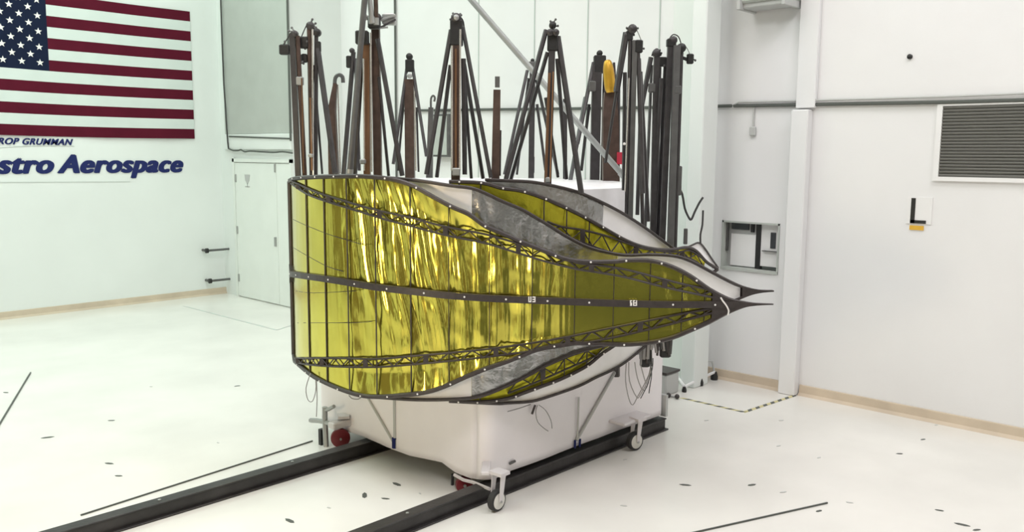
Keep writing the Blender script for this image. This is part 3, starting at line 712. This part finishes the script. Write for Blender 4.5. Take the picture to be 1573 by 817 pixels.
truss(S3, [(840, 340), (862, 348), (893, 353), (930, 362), (961, 373), (985, 381), (1015, 386), (1042, 387), (1060, 385), (1080, 398)], [(845, 352), (870, 363), (902, 375), (930, 385), (955, 391), (985, 392), (1015, 393), (1045, 393), (1062, 398), (1080, 409)], pt3, 9)
truss(S3, [(780, 588), (830, 566), (880, 545), (930, 530)], [(780, 604), (830, 584), (880, 562), (930, 540)], pt3, 9)
dots(S3, T3, 9, pt3, .016, T3[0][0], qx(S3, 960)); dots(S3, B3, 9, pt3, .017, T3[0][0], qx(S3, 940))
for x in (705, 738, 835, 870, 905, 1042, 1062): 
    q = qx(S3, x); MB().tube([S3.P(q, lerp(T3, q), -.006), S3.P(q, lerp(B3, q), -.006)], .005, 6).build('rib', 'graphite', pt3)
# petal 4: silver and white film
S4 = Surf(RP-.21, math.radians(40), -.8, 4.2)
t4 = [(745, 276), (780, 277.5), (821, 280), (866, 289), (893, 297), (925, 311), (952, 325), (975, 339), (997, 354), (1020, 371), (1034, 381), (1048, 386)]
b4 = [(700, 617), (760, 620), (780, 619), (816, 616.5), (848, 607.5), (889, 593), (916, 579.5), (939, 569), (961, 556), (984, 537), (1000, 520), (1030, 450), (1048, 390)]
T4, B4 = S4.prof(t4), S4.prof(b4)
pt4 = thing('wrapped_petal', 'fourth petal from outside, silver strip fading to white above and below', 'petal', (C0.x, C0.y, 1.0), 'petals wrapped round the hub')
for x0, x1, mt, nm, am in ((746, 928, 'silver_foil', 'silver_panel', .006), (928.2, 1046, 'white_film', 'white_panel', .003)):
    sheet(S4, T4, B4, qx(S4, x0), qx(S4, x1), .02, 60, -.02, am, nm, mt, pt4, 31, .10)
edge_tube(S4, T4, .012).build('top_edge', 'graphite', pt4, True); edge_tube(S4, B4, .012).build('bottom_edge', 'graphite', pt4, True)
# lower half of that petal is white film laid over the silver
B4b = [(q, z+.30) for q, z in B4]
sheet(S4, B4b, B4, qx(S4, 746), qx(S4, 990), .02, 20, -.012, .004, 'white_panel', 'white_film', pt4, 41, .10)
# grey loop of a further petal tip
S5 = Surf(RP-.27, math.radians(48), -.6, 4.2)
c5 = [(1050, 383), (1062, 377), (1074, 373), (1083, 382), (1093, 397), (1103, 411)]
pr = S5.prof(c5)
t5 = thing('petal_tip', 'thin pale petal tip looping up behind the yellow strip', 'petal', (C0.x, C0.y, 1.0))
edge_tube(S5, pr, .009).build('edge', 'graphite', t5, True)
pr2 = [(q, lerp(pr, q)-.10*math.sin(math.pi*(q-pr[0][0])/(pr[-1][0]-pr[0][0]))-.005) for q, z in pr]
sheet(S5, pr, pr2, pr[0][0], pr[-1][0], .03, 4, -.008, .001, 'film', 'white_film', t5, 5)

# ================================================================ MASTS
ZB = .995
def depth(x, r, near=True):
    """camera depth of the ring of radius r at pixel column x"""
    u = (x-CX)/F; cx_, cd_ = C0.dot(E1), C0.dot(E2)   # point (u*D, D) on circle
    a = u*u+1; b = -2*(cx_*u+cd_); c_ = cx_**2+cd_**2-r*r; disc = b*b-4*a*c_
    if disc < 0: return -b/(2*a)
    return (-b-math.sqrt(disc))/(2*a) if near else (-b+math.sqrt(disc))/(2*a)
def mast(name, label, cat, x, near, parts, group, r=None, D=None):
    D = D or depth(x, r or 1.50, near)
    yb = 300
    t = thing(name, label, cat, Vector((dp(x, yb, D).x, dp(x, yb, D).y, ZB)), group)
    for i, (kind, pts, wpx, mt, *rest) in enumerate(parts):
        dd = rest[0] if rest else 0
        w_ = wpx/2*D/F*(1.22 if mt in (gt, br, cp, gy) else 1)
        if kind in ('pole', 'strip'):
            A, B = dp(*pts[0], D+dd), dp(*pts[1], D+dd)
            d = (B-A); k = (ZB-A.z)/d.z; B2 = A+d*k
            if kind == 'strip': B2 = B
            MB().tube([A, B2], w_, 8 if wpx < 7 else 4, wpx >= 7).build('pole' if kind == 'pole' else 'light_strip', mt, t, wpx < 7)
        elif kind == 'leg':
            A, B = dp(*pts[0], D), dp(*pts[1], D+dd)
            MB().tube([A, B], w_, 6).build('leg', mt, t, True)
        elif kind == 'box':
            (xa, ya), (xb, yb2) = pts; P = dp((xa+xb)/2, (ya+yb2)/2, D+dd)
            MB().box(P, (abs(xb-xa)/2*D/F, abs(xb-xa)/2.5*D/F, abs(yb2-ya)/2*D/F), E1, E2, bev=.008).build(rest[1] if len(rest) > 1 else 'motor_box', mt, t)
        elif kind == 'wire':
            MB().tube(smoothpts([dp(a, b, D+dd) for a, b in pts]), w_, 5).build('wire', mt, t, True)
        elif kind == 'cap':
            (xa, ya), rr = pts; P = dp(xa, ya, D+dd)
            MB().lathe(P-E2*rr*D/F, E2, [(0, rr*D/F*.6), (rr*D/F*.3, rr*D/F), (rr*D/F*1.7, rr*D/F), (2*rr*D/F, rr*D/F*.6)], 14).build('pulley', mt, t, True)
    caps = [p for p in parts if p[0] in ('cap', 'box') and p[1][0 if p[0] == 'cap' else 0][1] < 110]
    if caps and group == G1:
        rnd = random.Random(int(x)); mb = MB(); k = D/F
        for p in caps[:3]:
            cx_, cy_ = p[1][0] if p[0] == 'cap' else ((p[1][0][0]+p[1][1][0])/2, (p[1][0][1]+p[1][1][1])/2)
            for _ in range(4):
                a = rnd.uniform(0, 6.28); c_ = dp(cx_, cy_, D)+Vector((0, 0, rnd.uniform(-3, 3)*k)); v = (E1*math.cos(a)+Vector((0, 0, math.sin(a))))*k*rnd.uniform(5, 9)+E2*rnd.uniform(-5, 5)*k
                mb.tube([c_-v*.4, c_+v], rnd.uniform(.8, 1.6)*k, 5); mb.ball(c_+v, 1.9*k, 6)
        mb.build('head_fitting', 'grey_tube', t)['kind'] = 'stuff'
    return t
G1, G2 = 'tall masts on the near side of the hub', 'masts on the far side of the hub'
gt, bk, gy, cp, br, ss, al = 'graphite_tube', 'black_part', 'grey_tube', 'copper', 'brown_wrap', 'silver_strip', 'alu'
mast('mast', 'leftmost tall mast, slim dark pole with a black box on its left', 'mast', 455, True, [
    ('pole', ((449, 52), (458, 269)), 7, gt), ('pole', ((457, 55), (468, 269)), 6, br), ('strip', ((463.5, 120), (466.5, 266)), 2, cp, -.05),
    ('box', ((430, 69), (445, 84)), 0, bk), ('leg', ((445, 77), (452, 80)), 3, bk), ('wire', ((434, 70), (441, 60), (447, 50), (453, 49), (458, 53)), 1.5, gt),
    ('cap', ((453, 52), 5), 0, gt), ('box', ((455, 118), (466, 131)), 0, al, 0, 'clamp')], G1, 1.45)
mast('mast', 'second tall mast from the left end, copper pole with a dark leg slanting right', 'mast', 478, True, [
    ('pole', ((475, 42), (479, 269)), 6, br), ('pole', ((480, 45), (481, 269)), 3, ss, -.03), ('pole', ((486, 46), (485, 269)), 5, gt),
    ('leg', ((488, 75), (515, 266)), 7, gt, -.2), ('leg', ((482, 100), (495, 267)), 3, gt, .2), ('strip', ((476.5, 150), (479, 262)), 2.4, cp, -.06),
    ('box', ((460, 57), (474, 74)), 0, bk), ('box', ((463, 83), (472, 96)), 0, bk), ('cap', ((477, 40), 6), 0, gt), ('cap', ((487, 50), 6), 0, bk),
    ('wire', ((463, 57), (468, 45), (473, 36), (480, 35), (484, 42)), 1.5, gt), ('box', ((485, 64), (493, 80)), 0, bk, 0, 'clamp'), ('box', ((474, 236), (481, 242)), 0, al, -.06, 'clip')], G1, 1.45)
mast('mast', 'tall busy mast below the hoist arm, copper pole with legs both sides', 'mast', 568, True, [
    ('pole', ((563, 66), (564, 258)), 9, cp), ('strip', ((558.5, 90), (559.5, 262)), 2.6, ss, -.05), ('strip', ((569.5, 50), (571, 264)), 2.6, ss, -.06), ('pole', ((577, 36), (580.5, 266)), 11, br, .06),  # left silver strip draws the bright highlight on the copper pole
    ('leg', ((580, 60), (618, 270)), 6, gt, -.1), ('leg', ((582, 118), (597, 270)), 4, gt, .15), ('leg', ((556, 84), (545, 270)), 6, gt, .1),
    ('box', ((547, 48), (566, 68)), 0, bk, -.05), ('box', ((566, 28), (584, 44)), 0, bk), ('cap', ((572, 30), 7), 0, gt), ('cap', ((560, 26), 5), 0, al), ('cap', ((580, 27), 6), 0, gt),
    ('leg', ((570, 36), (608, 24)), 4, al), ('leg', ((570, 44), (596, 42)), 3, al), ('box', ((588, 22), (608, 38)), 0, al, .05, 'bracket'), ('leg', ((585, 42), (608, 30)), 2.5, gt),
    ('box', ((553, 244), (562, 252)), 0, al, -.08, 'clip')], G1)
mast('mast', 'tall central mast with twin bright strips and legs spread like an A', 'mast', 702, True, [
    ('pole', ((700.5, 60), (700, 262)), 12, br), ('strip', ((694, 70), (694, 262)), 3.2, ss, -.06), ('strip', ((707, 45), (706, 262)), 3.2, ss, -.06), ('strip', ((700, 75), (700, 262)), 3, cp, -.05),
    ('leg', ((693, 46), (655, 268)), 6, gt, -.1), ('leg', ((692, 100), (671, 272)), 5, gt, .2), ('leg', ((711, 42), (754, 273)), 5, gt, -.1), ('leg', ((713, 98), (742, 274)), 5, gt, .2), ('leg', ((711.5, 90), (724, 274)), 4, gt, .1), ('leg', ((712, 90), (714, 268)), 6, gt),
    ('box', ((692, 32), (711, 70)), 0, bk, 0, 'mast_head'), ('cap', ((701, 29), 8), 0, gt), ('cap', ((701, 27), 4), 0, al, -.06), ('wire', ((697, 30), (701, 23), (707, 26), (712, 34), (713, 50)), 2, bk),
    ('box', ((695, 258), (707, 270)), 0, al, -.06, 'foot_clamp')], G1)
mast('mast', 'tall mast right of centre with black head, copper pole and wide legs', 'mast', 847, True, [
    ('pole', ((848, 70), (842, 281)), 9, gt), ('strip', ((844, 112), (838, 280)), 4, cp, -.06), ('strip', ((850, 110), (845, 280)), 2, cp, -.07),
    ('leg', ((839, 46), (777, 276)), 6, gt, -.1), ('leg', ((841, 80), (784, 278)), 5, gt, .15), ('leg', ((837, 95), (826, 130)), 4, gt), ('leg', ((857, 56), (893, 297)), 7, gt, -.1), ('leg', ((856, 90), (870, 275)), 5, gt, .15), ('leg', ((838, 150), (857, 272)), 4, gt, .2),
    ('box', ((841, 46), (857, 78)), 0, bk, 0, 'mast_head'), ('cap', ((849, 39), 5.5), 0, bk), ('cap', ((845, 50), 5), 0, gt, -.05), ('cap', ((854, 50), 5), 0, gt, -.05), ('box', ((837, 272), (846, 281)), 0, al, -.06, 'foot_clamp')], G1)
mast('mast', 'tall dark mast right of the golden fairing, black box on its right', 'mast', 970, True, [
    ('pole', ((968, 60), (963, 295)), 5, gt), ('pole', ((975, 62), (969, 292)), 7, gy), ('strip', ((966, 120), (960, 294)), 2, ss, -.05), ('pole', ((980, 70), (986, 296)), 5, gt),
    ('leg', ((962, 50), (947, 141)), 8, gt), ('leg', ((947, 141), (930, 250)), 4, gt, .1), ('leg', ((981, 90), (988, 297)), 6, gt, -.1), ('leg', ((960, 111), (958, 292)), 5, gt, .1), ('leg', ((984, 110), (996, 340)), 5, gt, .1),
    ('box', ((975, 62), (987, 81)), 0, bk), ('box', ((961, 48), (972, 62)), 0, bk, 0, 'mast_head'), ('cap', ((971, 45), 7), 0, gt), ('wire', ((963, 46), (968, 40), (975, 41), (980, 50), (985, 62)), 1.6, al), ('cap', ((959, 221), 2), 0, 'marker_white', -.1)], G1)
mast('mast', 'rightmost tall mast, a thick bundle of dark poles with a black box', 'mast', 1038, True, [
    ('pole', ((1030, 66), (1017, 373)), 8, gt), ('pole', ((1040, 70), (1030, 373)), 9, gy, -.05), ('pole', ((1047, 74), (1037, 378)), 5, gt), ('pole', ((1023, 95), (1012, 340)), 6, gt, .1), ('leg', ((1016, 120), (1003, 350)), 5, gt, .1),
    ('box', ((1055, 83), (1065, 98)), 0, bk), ('box', ((1024, 60), (1038, 72)), 0, bk, 0, 'mast_head'), ('cap', ((1046, 74), 7), 0, bk), ('cap', ((1034, 62), 6), 0, gt), ('leg', ((1046, 88), (1058, 92)), 5, bk),
    ('wire', ((1028, 60), (1034, 53), (1042, 56), (1046, 66)), 1.6, gt), ('wire', ((1046, 68), (1054, 72), (1060, 84)), 1.4, al), ('box', ((1036, 132), (1046, 144)), 0, gy, -.06, 'clamp'), ('box', ((1040, 255), (1047, 300)), 0, gy, 0, 'clamp')], G1, 1.47)
mast('mast', 'short-looking dark mast with hooked loop, left of the rightmost bundle', 'mast', 1006, True, [
    ('pole', ((1009, 84), (1003, 360)), 8, gt), ('leg', ((1000, 88), (984, 173)), 6, gt), ('pole', ((1001, 100), (991, 350)), 4, gy, .1), ('pole', ((1014, 95), (1008, 350)), 4, gt, .1), ('leg', ((984, 173), (979, 330)), 5, gt),
    ('cap', ((1008, 82), 6), 0, gt), ('box', ((1012, 88), (1024, 102)), 0, bk), ('box', ((996, 128), (1007, 142)), 0, gy, 0, 'clamp'), ('wire', ((1001, 86), (1004, 78), (1010, 75), (1015, 82)), 1.5, gt)], G1, 1.35)
# far side
mast('mast', 'far mast behind the slanting boom tube at left, with a small black box', 'mast', 540, False, [
    ('pole', ((543, 80), (530, 240)), 6, gt), ('box', ((532, 86), (540, 104)), 0, bk), ('cap', ((541, 78), 4), 0, gt), ('leg', ((546, 90), (552, 262)), 4, gt, -.2)], G2)
mast('mast', 'far short mast left of centre with narrow A-shaped dark legs', 'mast', 630, False, [
    ('pole', ((629, 122), (630, 262)), 13, br), ('leg', ((625, 104), (604, 252)), 4, gt, -.2), ('leg', ((634, 104), (655, 240)), 4, gt, -.2), ('leg', ((624, 110), (611, 262)), 3, gt, .2), ('leg', ((640, 165), (643, 264)), 2.5, gt),
    ('strip', ((637, 140), (639, 262)), 2.5, ss, -.06), ('box', ((623, 92), (636, 110)), 0, bk, 0, 'mast_head'), ('cap', ((629, 87), 5), 0, bk), ('cap', ((629, 116), 4), 0, al, -.1)], G2)
mast('mast', 'far mast touched by the grey boom, thin legs reaching to the left', 'mast', 818, False, [
    ('pole', ((818, 104), (816, 262)), 8, gt), ('leg', ((810, 108), (775, 268)), 4, gt, -.2), ('leg', ((812, 120), (794, 268)), 3, gt, .2), ('leg', ((824, 122), (857, 268)), 4, gt, .2), ('leg', ((825, 160), (838, 262)), 3.4, gt),
    ('box', ((812, 95), (824, 108)), 0, gy, 0, 'mast_head'), ('cap', ((818, 93), 3), 0, bk), ('box', ((812, 240), (821, 266)), 0, gt, 0, 'foot_clamp')], G2)
mast('mast', 'far dark mast just left of the golden fairing', 'mast', 915, False, [
    ('pole', ((917, 100), (913, 290)), 13, gt), ('leg', ((912, 96), (887, 221)), 5, gt, -.2), ('leg', ((887, 221), (876, 276)), 4, gt), ('leg', ((905, 160), (893, 262)), 4, gt, .1), ('leg', ((899, 150), (876, 278)), 5, gt, -.5),
    ('cap', ((921, 82), 4.5), 0, bk), ('box', ((912, 86), (930, 112)), 0, bk, 0, 'mast_head'), ('box', ((905, 125), (915, 140)), 0, gy, -.1, 'clamp'), ('pole', ((929, 110), (925, 285)), 5, gt)], G2)
def post(name, label, x, near, fn, group=None, r=1.5):
    D = depth(x, r, near); t = thing(name, label, 'post', Vector((dp(x, 300, D).x, dp(x, 300, D).y, ZB)), group); fn(t, D); return t
def taper(t, D, pts, w_, mt, nm='body'):
    P = [dp(a, b, D) for a, b in pts]; d = P[-1]-P[-2]; P.append(P[-1]+d*((ZB-P[-1].z)/d.z)); ws = list(w_)+[w_[-1]]
    MB().tube(P, [q/2*D/F/.8 for q in ws], 4).build(nm, mt, t)
def f1(t, D):
    taper(t, D, ((515, 128), (510, 170), (513, 262)), (6, 13, 16), 'brown_wrap')
    MB().tube(smoothpts([dp(a, b, D) for a, b in ((514, 132), (515, 120), (520, 115), (526, 118), (527, 127))]), 3/F*D, 6).build('hook', 'grey_tube', t, True)
    MB().tube([dp(519, 130, D), dp(523, 266, D)], 1.2/F*D, 5).build('light_strip', 'silver_strip', t)
post('hooked_post', 'dark brown post with a curled grey hook on top, at left', 516, False, f1)
def f2(t, D):
    taper(t, D, ((662, 165), (660, 262)), (8, 11), 'grey_tube')
    MB().tube(smoothpts([dp(a, b, D) for a, b in ((662, 168), (662, 152), (665, 147), (668, 150), (667, 156))]), 1.6/F*D, 6).build('hook', 'grey_tube', t, True)
post('hooked_post', 'small grey hooked post on the far side, left of central mast', 661, False, f2)
def f3(t, D):
    taper(t, D, ((763.5, 138), (761, 276)), (12, 14), 'brown_wrap')
    MB().box(dp(764, 126, D), (3.6/F*D, 3.6/F*D, 8/F*D), E1, E2).build('cap', 'grey_tube', t)
    MB().tube([dp(769, 200, D), dp(768, 270, D)], 1.5/F*D, 5).build('cable', 'graphite', t)
post('plain_post', 'single brown square post with grey cap, right of central mast', 762, True, f3)
def f4(t, D):
    taper(t, D, ((868, 152), (868, 262)), (7, 7), 'graphite_tube')
post('plain_post', 'thin dark post on the far side behind the right-of-centre mast', 868, False, f4)
def f5(t, D):
    taper(t, D, ((937, 142), (937, 180), (938, 272)), (20, 26, 28), 'brown_wrap')
    P = [dp(933, 92, D-.1), dp(934, 100, D-.1), dp(936, 122, D-.1), dp(938, 142, D-.1)]
    MB().tube(smoothpts(P), [q/F*D for q in (3, 5, 6, 7, 8, 8.5, 8.5, 8.5, 8, 6)], 12).build('golden_fairing', 'gold_foil_r', t, True)
    MB().tube([dp(943, 96, D), dp(946, 150, D)], 2/F*D, 6).build('cable', 'graphite', t)
    MB().box(dp(952, 243, D-.1), (4/F*D, 4/F*D, 9/F*D), E1, E2).build('tag', 'red_tag', t)
    MB().tube([dp(950, 128, D), dp(949, 268, D)], 3/F*D, 6).build('pole', 'graphite_tube', t)
post('fairing_post', 'stout brown post topped with a golden rounded fairing', 937, False, f5, r=1.2)
# far grey panel glimpsed behind the central mast
A = on(668, 176, 0, XR-.05); B = on(694, 241, 0, XR-.05)
t = thing('wall_cabinet', 'dark grey cabinet on the far wall behind the central mast', 'cabinet', (XR, A.y, B.z))
MB().aabb(XR-.12, XR, B.y, A.y, B.z, A.z, .01).build('cabinet_body', 'grey_tube', t); MB().aabb(XR-.128, XR-.12, B.y+.03, A.y-.03, B.z+.03, A.z-.03).build('cabinet_door', 'grey_paint', t)

# slanting tubes and hoist straps from above
def long_tube(name, label, cat, a, b, D0, D1, wpx, mt, ext, group=None):
    A, B = dp(*a, D0), dp(*b, D1); d = A-B; A2 = A+d*ext
    t = thing(name, label, cat, B, group)
    MB().tube([A2, B], wpx/2*D1/F, 10).build('tube', mt, t, True)
    MB().lathe(B-d.normalized()*.02, d.normalized(), [(0, wpx*.6*D1/F), (.05, wpx*.62*D1/F)], 12).build('end_collar', 'alu', t, True)
    return t, A2, B
long_tube('boom_tube', 'long grey tube slanting from upper centre down to the right, across the masts', 'tube', (724, 0), (956, 268), 8.0, 8.0, 9, 'grey_pipe', 1.6)
long_tube('lean_tube', 'grey tube leaning left from the top of frame into the busy left mast', 'tube', (560, 0), (537, 266), 6.55, 6.55, 9, 'grey_tube', 1.8)
long_tube('hoist_strap', 'left grey hoist strap hanging vertically above the busy left mast', 'strap', (567.5, -5), (571, 32), 6.6, 6.6, 8, 'alu', 12)
long_tube('hoist_strap', 'right brown-grey hoist strap hanging vertically above the busy left mast', 'strap', (577, -5), (578, 34), 6.62, 6.62, 7, 'brown_wrap', 12)

# ================================================================ CABLES
def cab(name, pts, D, wpx, mt, label, cat='cable', group=None):
    return tag(MB().tube(smoothpts([dp(a, b, D) for a, b in pts]), wpx/2*D/F, 6).build(name, mt, smooth=True), label, cat, group)
DR = depth(1035, 1.5)
cab('draped_cable', ((1042, 288), (1048, 298), (1052, 320), (1058, 334), (1062, 337), (1067, 326), (1074, 312), (1080, 303)), DR, 3.4, 'cable_dark', 'thick black cable sagging in a V right of the mast bundle')
cab('hanging_cable', ((1080, 323), (1079, 345), (1076, 360), (1076, 374)), DR, 3, 'cable_dark', 'short black cable hanging in front of the white column')
P = dp(1053, 363, DR); tag(MB().box(P, (.016, .016, .07), E1, E2, bev=.004).build('clamp_block', 'grey_tube'), 'small dark clamp block standing above the petal loop', 'clamp')
# lower right harness
DL = 6.62
hz = thing('cable_harness', 'dark bundle of connectors hanging under the petals at right', 'cable harness', (C0.x+1.0, C0.y-1.0, .7))
random.seed(3)
for i in range(16):
    x = 984+i*3.1; y1 = 552+random.uniform(-6, 16) if x < 1000 else 540+random.uniform(-8, 8)
    MB().tube([dp(x, 522, 6.9), dp(x+random.uniform(-3, 3), y1, 6.9)], random.uniform(.008, .018), 6).build('connector', random.choice(['black_part', 'graphite', 'cable_dark', 'cable']), hz, True)
MB().box(dp(991, 545, 6.95), (.04, .03, .10), E1, E2, bev=.01).build('junction_box', 'black_part', hz); MB().box(dp(1022, 534, 7.0), (.045, .03, .08), E1, E2, bev=.01).build('junction_box', 'black_part', hz)
for i, (pts) in enumerate((((962, 558), (961, 585), (966, 612), (972, 622), (980, 608), (990, 590), (1001, 566)), ((966, 556), (967, 585), (978, 610), (984, 606), (994, 586), (1000, 560)), ((975, 556), (979, 580), (988, 600), (996, 588), (1000, 560)), ((984, 560), (990, 582), (993, 590)), ((999, 556), (1001, 575), (998, 595), (997, 604)), ((1003, 550), (1002, 566), (994, 592), (984, 612)))):
    cab('looped_cable', pts, DL-.02*i, 1.6, 'cable' if i < 4 else 'cable_dark', ('longest grey cable loop under the petals at right end of cart', 'second grey cable loop from the left at right end of cart', 'short grey cable curve between the longer loops at right end of cart', 'shortest grey cable stub under the petals at right end of cart', 'dark cable dropping straight down the right corner of the cart', 'dark cable sweeping down leftwards from the cart right corner')[i], 'cable', 'looped cables at the right end of the cart')
for pts in (((826, 622), (823, 632), (826, 648), (836, 658), (842, 662)), ((828, 622), (838, 630), (846, 645), (848, 658))):
    P_ = [on(a, b, 1, 4.40) for a, b in pts]; tag(MB().tube(smoothpts(P_), .004, 5).build('looped_cable', 'cable', smooth=True), ('lower left wire of the small loop on right cart face' if pts[0][0] == 826 else 'upper right wire of the small loop on right cart face'), 'cable', 'wire loops on the cart face')
P_ = [on(a, b, 1, 4.40) for a, b in ((780, 632), (798, 627), (815, 621))]; tag(MB().tube(smoothpts(P_), .004, 5).build('slack_wire', 'cable', smooth=True), 'slack grey wire curving left along the cart top edge', 'cable')
tag(MB().tube([on(817, 636, 1, 4.41), on(822, 622, 1, 4.41)], .010, 5).build('wire_clip', 'graphite'), 'dark clip holding the wire loop under the petals', 'clip')
q_, z_ = S1.hit(484, 580); DW = S1.P(q_, z_, 0).dot(E2)
cab('looped_cable', ((477, 573), (470, 596), (473, 614), (480, 616), (485, 600), (485, 582)), DW, 1.5, 'cable', 'thin wire loop hanging at far left of the cart')
cab('hanging_wire', ((486, 580), (487, 612), (486, 640)), DW, 1.6, 'cable', 'thin vertical wire at far left corner of the cart')
P_ = [on(a, b, 0, 4.40) for a, b in ((536, 607), (541, 612), (550, 613), (556, 609))]; tag(MB().tube(smoothpts(P_), .005, 5).build('small_hoop', 'cable', smooth=True), 'small pale hoop under petal edge on cart left face', 'hoop')

# ================================================================ EQUIPMENT NEAR THE COLUMN
t = thing('low_dolly', 'low white dolly with black feet standing by the column base', 'dolly', (8.25, 5.0, 0))
P0, P1, P2_, P3 = on(1051, 602, 2, 0), on(1097, 583, 2, 0), on(1075, 592, 2, 0), on(1039, 585, 2, 0)
for P, s_ in ((P0, .8), (P1, 1.3), (P2_, 1.2), (P3, 1)):
    MB().lathe((P.x, P.y, 0), (0, 0, 1), [(0, .032*s_), (.03*s_, .034*s_), (.075*s_, .02*s_)], 10).build('foot', 'black_part', t, True)
MB().tube([(P0.x, P0.y, .06), (P2_.x, P2_.y, .08)], .018, 6).build('frame_bar', 'white_plain', t, True); MB().tube([(P2_.x, P2_.y, .08), (P1.x, P1.y, .09)], .018, 6).build('frame_bar', 'white_plain', t, True); MB().tube([(P0.x, P0.y, .06), (P3.x, P3.y, .07)], .018, 6).build('frame_bar', 'white_plain', t, True)
MB().tube([(P1.x, P1.y, .08), (P1.x-.02, P1.y+.02, .22)], .012, 6).build('lever', 'cabinet_grey', t, True)
MB().tube([(P1.x-.02, P1.y+.02, .22), (P1.x-.16, P1.y+.12, .24)], .010, 6).build('lever', 'cabinet_grey', t, True)
t = thing('grey_case', 'small grey-green case on the floor behind the cart right corner', 'case', (7.9, 5.25, 0))
A, B = on(1003, 605, 2, 0), on(1025, 612, 2, 0)
MB().box((A.x+.14, A.y-.0, .12), (.13, .16, .12), bev=.015).build('case_body', 'cabinet_grey', t); MB().box((A.x+.14, A.y, .25), (.135, .165, .012)).build('case_lid', 'graphite', t)
t = thing('drag_bar', 'thin grey bar with dark knobs lying on floor beside the case', 'bar', on(1003, 605, 2, 0))
A, B = on(1001, 604, 2, .012), on(1043, 610, 2, .012)
MB().tube([A, B], .012, 6).build('bar', 'cabinet_grey', t, True)
for x, y in ((1027, 607), (1040, 609)): MB().ball(on(x, y, 2, .03), .028).build('knob', 'graphite', t, True)
